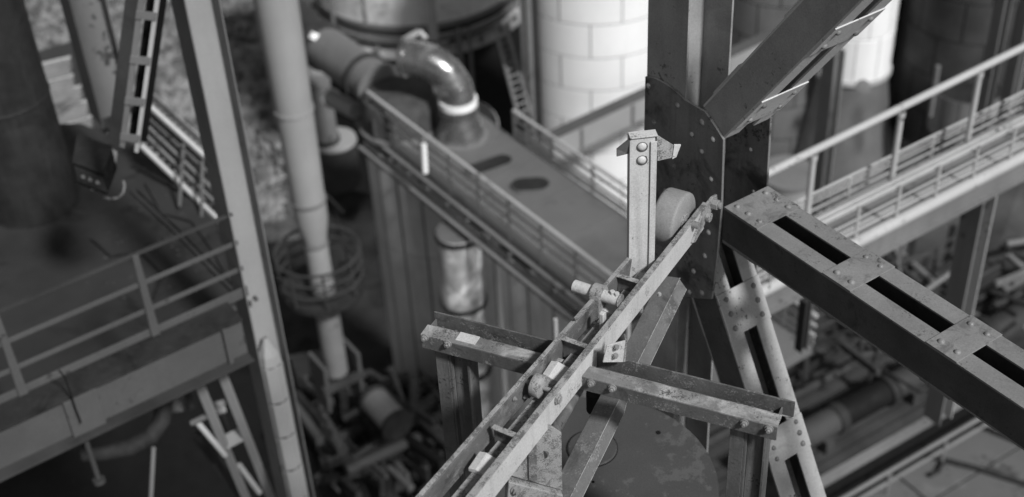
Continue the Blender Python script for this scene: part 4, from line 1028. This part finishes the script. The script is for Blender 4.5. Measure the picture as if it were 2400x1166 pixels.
T = thing('pipe_bundle', 'fine parallel pipes running along behind the catwalk floor', 'pipes', ck(0, 0.8, -0.1))
for v, r_, m_ in ((0.72, 0.022, 'far_pale'), (0.80, 0.03, 'far_steel'), (0.89, 0.022, 'handrail'), (1.08, 0.03, 'far_steel')):
    MB().cyl(ck(U0_, v, zf0-WZ), ck(U1_, v, zf0-WZ), r_, k=10).build('pipe', m_, T)
# bridge columns
def hcol2(label, x, y0, y1, d, wpx, m1='far_steel', m2='handrail', nm='bridge_column', grp=None, cat='column'):
    P = PD(x, y0, d); A = P; B = ZV(P, y1); w_ = wpx/FPX*d
    T = thing(nm, label, cat, B, grp)
    def el(u0, u1, v0, v1, n_, m): MB().prism([B+b*u0+a*v0, B+b*u1+a*v0, B+b*u1+a*v1, B+b*u0+a*v1], Z*(A.z-B.z)).build(n_, m, T, 0.004)
    el(-w_*0.9, 0, 0, 0.02, 'flange', m1); el(-w_*0.9, 0, w_*0.75, w_*0.75+0.02, 'flange', m2); el(-w_*.45-0.01, -w_*.45+0.01, 0.02, w_*0.75, 'web', m1)
    return T
hcol2('pale H section column under the right end of the catwalk with stained web', 2310, 452, 1000, 17.0, 62, 'far_steel', 'handrail')
hcol2('slim column crossing behind the far railing at the right edge', 2365, -40, 330, 22.0, 34, 'far_steel', 'far_steel')
hcol2('second slim column at the right edge behind the tall handrail', 2420, -20, 330, 22.0, 34, 'far_steel', 'handrail')
hcol2('twin flanged column between the pale cone silo and the grey silo', 1958, 130, 520, 26.0, 44, 'far_steel', 'handrail')
hcol2('short post pair under the catwalk behind the lower brace', 1890, 712, 830, 19, 26, 'far_dark', 'far_steel')
# silos on the right
def csilo(label, x, wtop, y_ref, d, ytop, ybot, m, rowh=1.0, npan=8, name='clad_silo'):
    P = PD(x, y_ref, d); r = wtop/2/FPX*d
    return clad_silo(name, label, P, r, ZV(P, ybot).z, ZV(P, ytop).z, rowh, npan, m, 'black')
csilo('grey silo with a pale foot showing between the steel column and the twin column', 1815, 250, 200, 38, -150, 400, 'silo_grey')
P = PD(1850, 430, 37); c = ZV(P, 475)
T = thing('silo_foot', 'pale round foot tank under the grey silo, above the first batten plate', 'tank', c); MB().cyl(c, ZV(P, 405), 70/FPX*37, k=48).build('shell', 'pipe_pale', T)
MB().lathe(ZV(P, 405), Z, [(0.01, 0.02), (70/FPX*37, 0.02), (73/FPX*37, 0.02), (73/FPX*37, -0.1)], 48).build('rim', 'far_steel', T)
# bright cylinder with skirt cone
P = PD(2000, 120, 36); r = 88/FPX*36; zt_, zb_ = ZV(P, -20), ZV(P, 150)
T = thing('cone_silo', 'bright panelled cylinder ending in a widening grey cone, upper right', 'silo', ZV(P, 480))
for i in range(10):
    t0_ = 2*math.pi*i/10+0.1
    MB().lathe(V((P.x, P.y, zb_.z)), Z, [(r-0.02, 0), (r, 0.01), (r, (zt_.z-zb_.z)*0.56), (r-0.02, (zt_.z-zb_.z)*0.57)], 6, V((1, 0, 0)), t0_+0.01, t0_+0.618).build('panel', 'silo', T)
    MB().lathe(V((P.x, P.y, zb_.z+(zt_.z-zb_.z)*0.58)), Z, [(r-0.02, 0), (r, 0.01), (r, (zt_.z-zb_.z)*0.5)], 6, V((1, 0, 0)), t0_+0.31, t0_+0.92).build('panel', 'silo', T)
MB().cyl(V((P.x, P.y, zb_.z-0.05)), V((P.x, P.y, zt_.z)), r-0.03, k=48).build('core', 'silo_line', T)
MB().lathe(V((P.x, P.y, zb_.z-0.12)), Z, [(r*0.9, 0), (r*1.05, 0), (r*1.05, 0.12), (r*0.9, 0.12)], 48).build('ring', 'far_pale', T)
zz = ZV(P, 480).z
MB().lathe(V((P.x, P.y, zz)), Z, [(r*1.75, 0), (r*1.25, (zb_.z-zz)*0.55), (r*0.95, zb_.z-zz-0.13)], 48).build('cone', 'silo_grey', T)
P = PD(2022, 205, 34.6)
MB().dome(P, V((-0.2, -0.9, 0.4)), 0.2, 0.02, 20).build('hatch', 'far_steel', T)
csilo('huge dark panelled silo in the upper right corner', 2270, 310, 100, 36, -250, 285, 'silo_dark', 1.1, 9)
csilo('black slim silo between the cone silo and the huge dark silo', 2120, 120, 100, 41, -200, 420, 'black', 1.2, 7)  # panels in plain black
P = PD(2262, 250, 35.0)
T = thing('silo_foot', 'pale panelled foot below the huge dark silo, behind the tall handrail', 'tank', ZV(P, 300))
r = 78/FPX*35; z0_, z1_ = ZV(P, 300).z, ZV(P, 205).z
for i in range(12):
    t0_ = 2*math.pi*i/12; MB().lathe(V((P.x, P.y, z0_)), Z, [(r-0.02, 0), (r, 0.01), (r, z1_-z0_), (r-0.02, z1_-z0_)], 5, V((1, 0, 0)), t0_+0.015, t0_+0.51).build('panel', 'far_steel', T)
MB().cyl(V((P.x, P.y, z0_)), V((P.x, P.y, z1_-0.02)), r-0.03, k=40).build('core', 'dark_stack', T)
P = PD(2190, 210, 33.5); T = thing('standpipe', 'slim pale standpipe left of the pale panelled foot', 'pipe', ZV(P, 272)); MB().cyl(ZV(P, 272), ZV(P, 155), 0.06, k=12).build('pipe', 'far_steel', T)
# dark backdrop wall of the works, right
Pw = [PD(x, y, d) for x, y, d in ((1700, -60, 50), (2600, -160, 50), (2700, 560, 42), (2300, 700, 38), (1700, 620, 40))]
o = tag(MB().prism(Pw, FW*0.5).build('dark_hall_wall', 'silo_dark'), 'dark wall of the hall behind the silos on the right', 'wall')
# lower right: walkway with pipe train, roofs
LZ = 7.0
def LP(x, y, dz=0.0): return PZ(x, y, LZ+dz)
lp = [LP(x, y) for x, y in ((1850, 860), (2160, 640), (2500, 440), (2700, 700), (1900, 1170), (1780, 1050))]
e0_, e1_ = LP(1905, 1135), LP(2420, 840); le = (e1_-e0_).normalized(); lno = Z.cross(le); lno = lno if lno.y > 0 else -lno
def lk(u, v, z=0.0): return e0_+le*u+lno*v+Z*z
Lw = (LP(1980, 760)-e0_).dot(lno); print('Lw', Lw)
o = thing('lower_platform', 'dark plank platform carrying a train of pipes, lower right', 'platform', lk(0, 0))
for i in range(12):
    v = 0.1+i*(Lw/12); MB().prism([lk(-3, v), lk(9, v), lk(9, v+Lw/12-0.05), lk(-3, v+Lw/12-0.05)], -Z*0.1).build('plank', 'lowplank' if 'lowplank' in M else 'floor_dark', o)
MB().prism([lk(-3, -0.08, 0.02), lk(9, -0.08, 0.02), lk(9, 0.05, 0.02), lk(-3, 0.05, 0.02)], -Z*0.18).build('edge_beam', 'far_steel', o)
MB().prism([lk(-3, -0.05, -0.18), lk(9, -0.05, -0.18), lk(9, 0.05, -0.18), lk(-3, 0.05, -0.18)], -Z*0.9).build('skirt', 'black', o)
T = railing('platform_railing', 'dull railing below the edge of the lower platform, lower right', lk(-3, -0.5, -0.75), lk(9, -0.5, -0.75), 0.62, [0.3], 1.5, 0.045, 0.04, 'far_steel')
railing('platform_railing', 'dark railing at the back of the lower platform under the catwalk', lk(-1, Lw*0.98), lk(7, Lw*0.98), 1.0, [0.35, 0.7], 1.2, 0.035, 0.03, 'far_dark')
pu = thing('pipe_train', 'train of fat pipe sections with couplings lying along the lower platform', 'pipe', lk(1.5, 0.8))
segs = [(-1.0, 0.4, 0.26, 'far_dark'), (0.4, 1.15, 0.27, 'far_dark'), (1.15, 1.35, 0.31, 'dark_stack'), (1.35, 2.5, 0.27, 'black'), (2.5, 2.7, 0.32, 'dark_stack'), (2.7, 3.5, 0.27, 'far_dark'), (3.5, 3.62, 0.32, 'dark_stack'), (3.62, 5.2, 0.27, 'far_dark'), (5.2, 5.4, 0.44, 'dark_stack'), (5.4, 8, 0.3, 'far_dark')]
for s0_, s1_, r_, m_ in segs: MB().cyl(lk(s0_, 0.75, 0.4), lk(s1_, 0.75, 0.4), r_, k=24).build('section' if r_ < 0.30 else 'coupling', m_, pu)
for s0_ in (0.8, 3.1): MB().prism([lk(s0_-0.1, 0.4, 0.0), lk(s0_+0.1, 0.4, 0.0), lk(s0_+0.1, 1.1, 0.0), lk(s0_-0.1, 1.1, 0.0)], Z*0.3).build('saddle', 'far_dark', pu)
p2 = thing('dark_pipe_run', 'two thin dark pipes running along the middle of the lower platform', 'pipe', lk(0, 2))
for v, r_ in ((1.9, 0.09), (2.4, 0.07), (Lw*0.8, 0.08)): MB().cyl(lk(-2, v, 0.1), lk(8, v, 0.1), r_, k=12).build('pipe', 'far_dark', p2)
# low roofs
RZ2 = 3.5
def RP(x, y, dz=0.0): return PZ(x, y, RZ2+dz)
ro = thing('low_roof', 'grey sheet roof in dark jointed bands in the bottom right corner', 'roof', RP(2200, 1100))
r0 = RP(1930, 1180); re = (RP(2400, 905)-r0).normalized(); rn_ = Z.cross(re); rn_ = rn_ if rn_.y < 0 else -rn_
q = [(-4, -2), (12, -2), (12, 9), (-4, 9)]
for i in range(6):
    for j in range(3):
        v0, v1 = -1.0+i*1.15, -1.0+(i+1)*1.15-0.05; u0, u1 = -4+j*5+(i % 2)*0.9, -4+(j+1)*5+(i % 2)*0.9-0.05
        MB().prism([r0+re*u0+rn_*v0, r0+re*u1+rn_*v0, r0+re*u1+rn_*v1, r0+re*u0+rn_*v1], -Z*0.06).build('roof_sheet', 'roof', ro, 0.01)
MB().prism([r0+re*-4+rn_*-1-Z*0.1, r0+re*12+rn_*-1-Z*0.1, r0+re*12+rn_*6-Z*0.1, r0+re*-4+rn_*6-Z*0.1], -Z*0.1).build('base_sheet', 'black', ro)
def gut(pts, r=0.06): return MB().path([RP(x, y, 0.07) for x, y in pts], r, 8)
gut([(2090, 1035), (2180, 1070), (2290, 1098), (2420, 1140)]).build('dark_joint', 'dark_stack', ro)
gut([(2215, 1075), (2200, 1105), (2178, 1115)], 0.05).build('dark_joint', 'dark_stack', ro)
gut([(2230, 960), (2300, 1000), (2420, 1050)], 0.05).build('dark_joint', 'dark_stack', ro)
# dark machinery in the gaps
def clutter(name, label, x0, x1, y0, y1, d0, d1, n_, mats, dirs, rmax=0.16, cat='machinery', jit=0.22):
    T = thing(name, label, cat, PD((x0+x1)/2, (y0+y1)/2, (d0+d1)/2))
    for i in range(n_):
        x, y = random.uniform(x0, x1), random.uniform(y0, y1); d = random.uniform(d0, d1); P = PD(x, y, d)
        dd = (random.choice(dirs)+V([random.uniform(-jit, jit) for _ in range(3)])).normalized(); L_ = random.uniform(0.5, 2.2); r = random.uniform(0.03, rmax); m_ = random.choice(mats)
        if random.random() < 0.5: MB().cyl(P-dd*L_/2, P+dd*L_/2, r, k=14).build('pipe', m_, T)
        else: MB().box(P-dd*L_/2, P+dd*L_/2, r*1.6, r*1.2).build('steel_bar', m_, T)
    return T
clutter('pipework', 'dim tangle of pipes and bars under the catwalk behind the girder', 2060, 2240, 600, 720, 27, 31, 22, ('far_dark', 'dark_stack', 'far_dark', 'far_steel'), (a, b, Z), 0.08)
clutter('pipework', 'dim stepped pipework in the dark just right of the lower brace', 1880, 2050, 770, 880, 26, 29, 18, ('far_dark', 'dark_stack', 'far_dark'), (a, b, Z), 0.09)
clutter('pipework', 'blurred rails and pipes at the right edge below the catwalk', 2330, 2440, 560, 760, 27, 30, 18, ('far_dark', 'far_steel', 'dark_stack'), (a, a, b), 0.09)
# bottom centre machinery
clutter('machinery', 'blurred dark machinery and pipes on the ground left of the crossbeam leg', 700, 1040, 900, 1150, 29, 32, 130, ('far_dark', 'dark_stack', 'far_dark', 'black', 'beam', 'dark_stack'), (a, b, b, Z), 0.15)
P = PD(905, 968, 28.5); T = thing('motor_drum', 'grey motor drum lying among the dark machinery, bottom centre', 'motor', P)
MB().cyl(P-b*0.45, P+b*0.4, 0.3, k=28).build('drum', 'far_steel', T); MB().cyl(P+b*0.4, P+b*0.5, 0.36, k=28).build('end_bell', 'dark_stack', T); MB().cyl(P-b*0.55, P-b*0.45, 0.34, k=28).build('end_bell', 'far_dark', T)
T = thing('floor_girder', 'dim girder running diagonally past the machinery, bottom centre', 'girder', PD(900, 1060, 28))
A, B = PZ(700, 890, 4.5), PZ(1000, 1100, 4.5)
MB().prism([A, B, B-Z*0.4, A-Z*0.4], a*0.05).build('web', 'far_dark', T); MB().prism([A-a*0.15+Z*0.001, B-a*0.15+Z*0.001, B+a*0.2+Z*0.001, A+a*0.2+Z*0.001], Z*0.03).build('flange', 'beam', T)
# dark pit bottom left
Pw = [PZ(x, y, 5.0) for x, y in ((-900, 1000), (380, 870), (640, 840), (720, 1000), (760, 1300), (-900, 1500))]
o = MB().prism(Pw, -Z*0.3).build('pit_floor', 'black'); tag(o, 'black floor of the pit below the left floor beam', 'floor'); struct(o)
# odds and ends on the dark platform
for lab, pts, r in (('black hose lying loose across the platform by the chimney foot', ((215, 560), (260, 600), (330, 590), (380, 640), (360, 700)), 0.02),
                    ('thin dark cable trailing over the platform towards the handrail', ((340, 430), (380, 500), (450, 520), (500, 590), (540, 660)), 0.012)):
    hs = thing('hose', lab, 'hose', PZ(*pts[0], FZ))
    MB().path([PZ(x, y, FZ+0.03) for x, y in pts], r, 8).build('tube', 'dark_stack', hs)
deb = MB()
for i in range(160):
    x, y = random.uniform(190, 560), random.uniform(430, 700); P = PZ(x, y, FZ+0.001)
    if y > 740-(x-0)*0.0 or (x-300 > (y-330)*1.15): continue
    r = random.uniform(0.008, 0.035)
    vs = [P+V((math.cos(t)*r, math.sin(t)*r*random.uniform(.4, 1), 0)) for t in (0, 1.57, 3.14, 4.71)]+[P+Z*r*0.7]
    deb.add(vs, [[0, 1, 4], [1, 2, 4], [2, 3, 4], [3, 0, 4]])
tag(deb.build('debris', 'far_dark'), 'scattered rust flakes and crumbs on the dark platform', 'debris', kind='stuff')
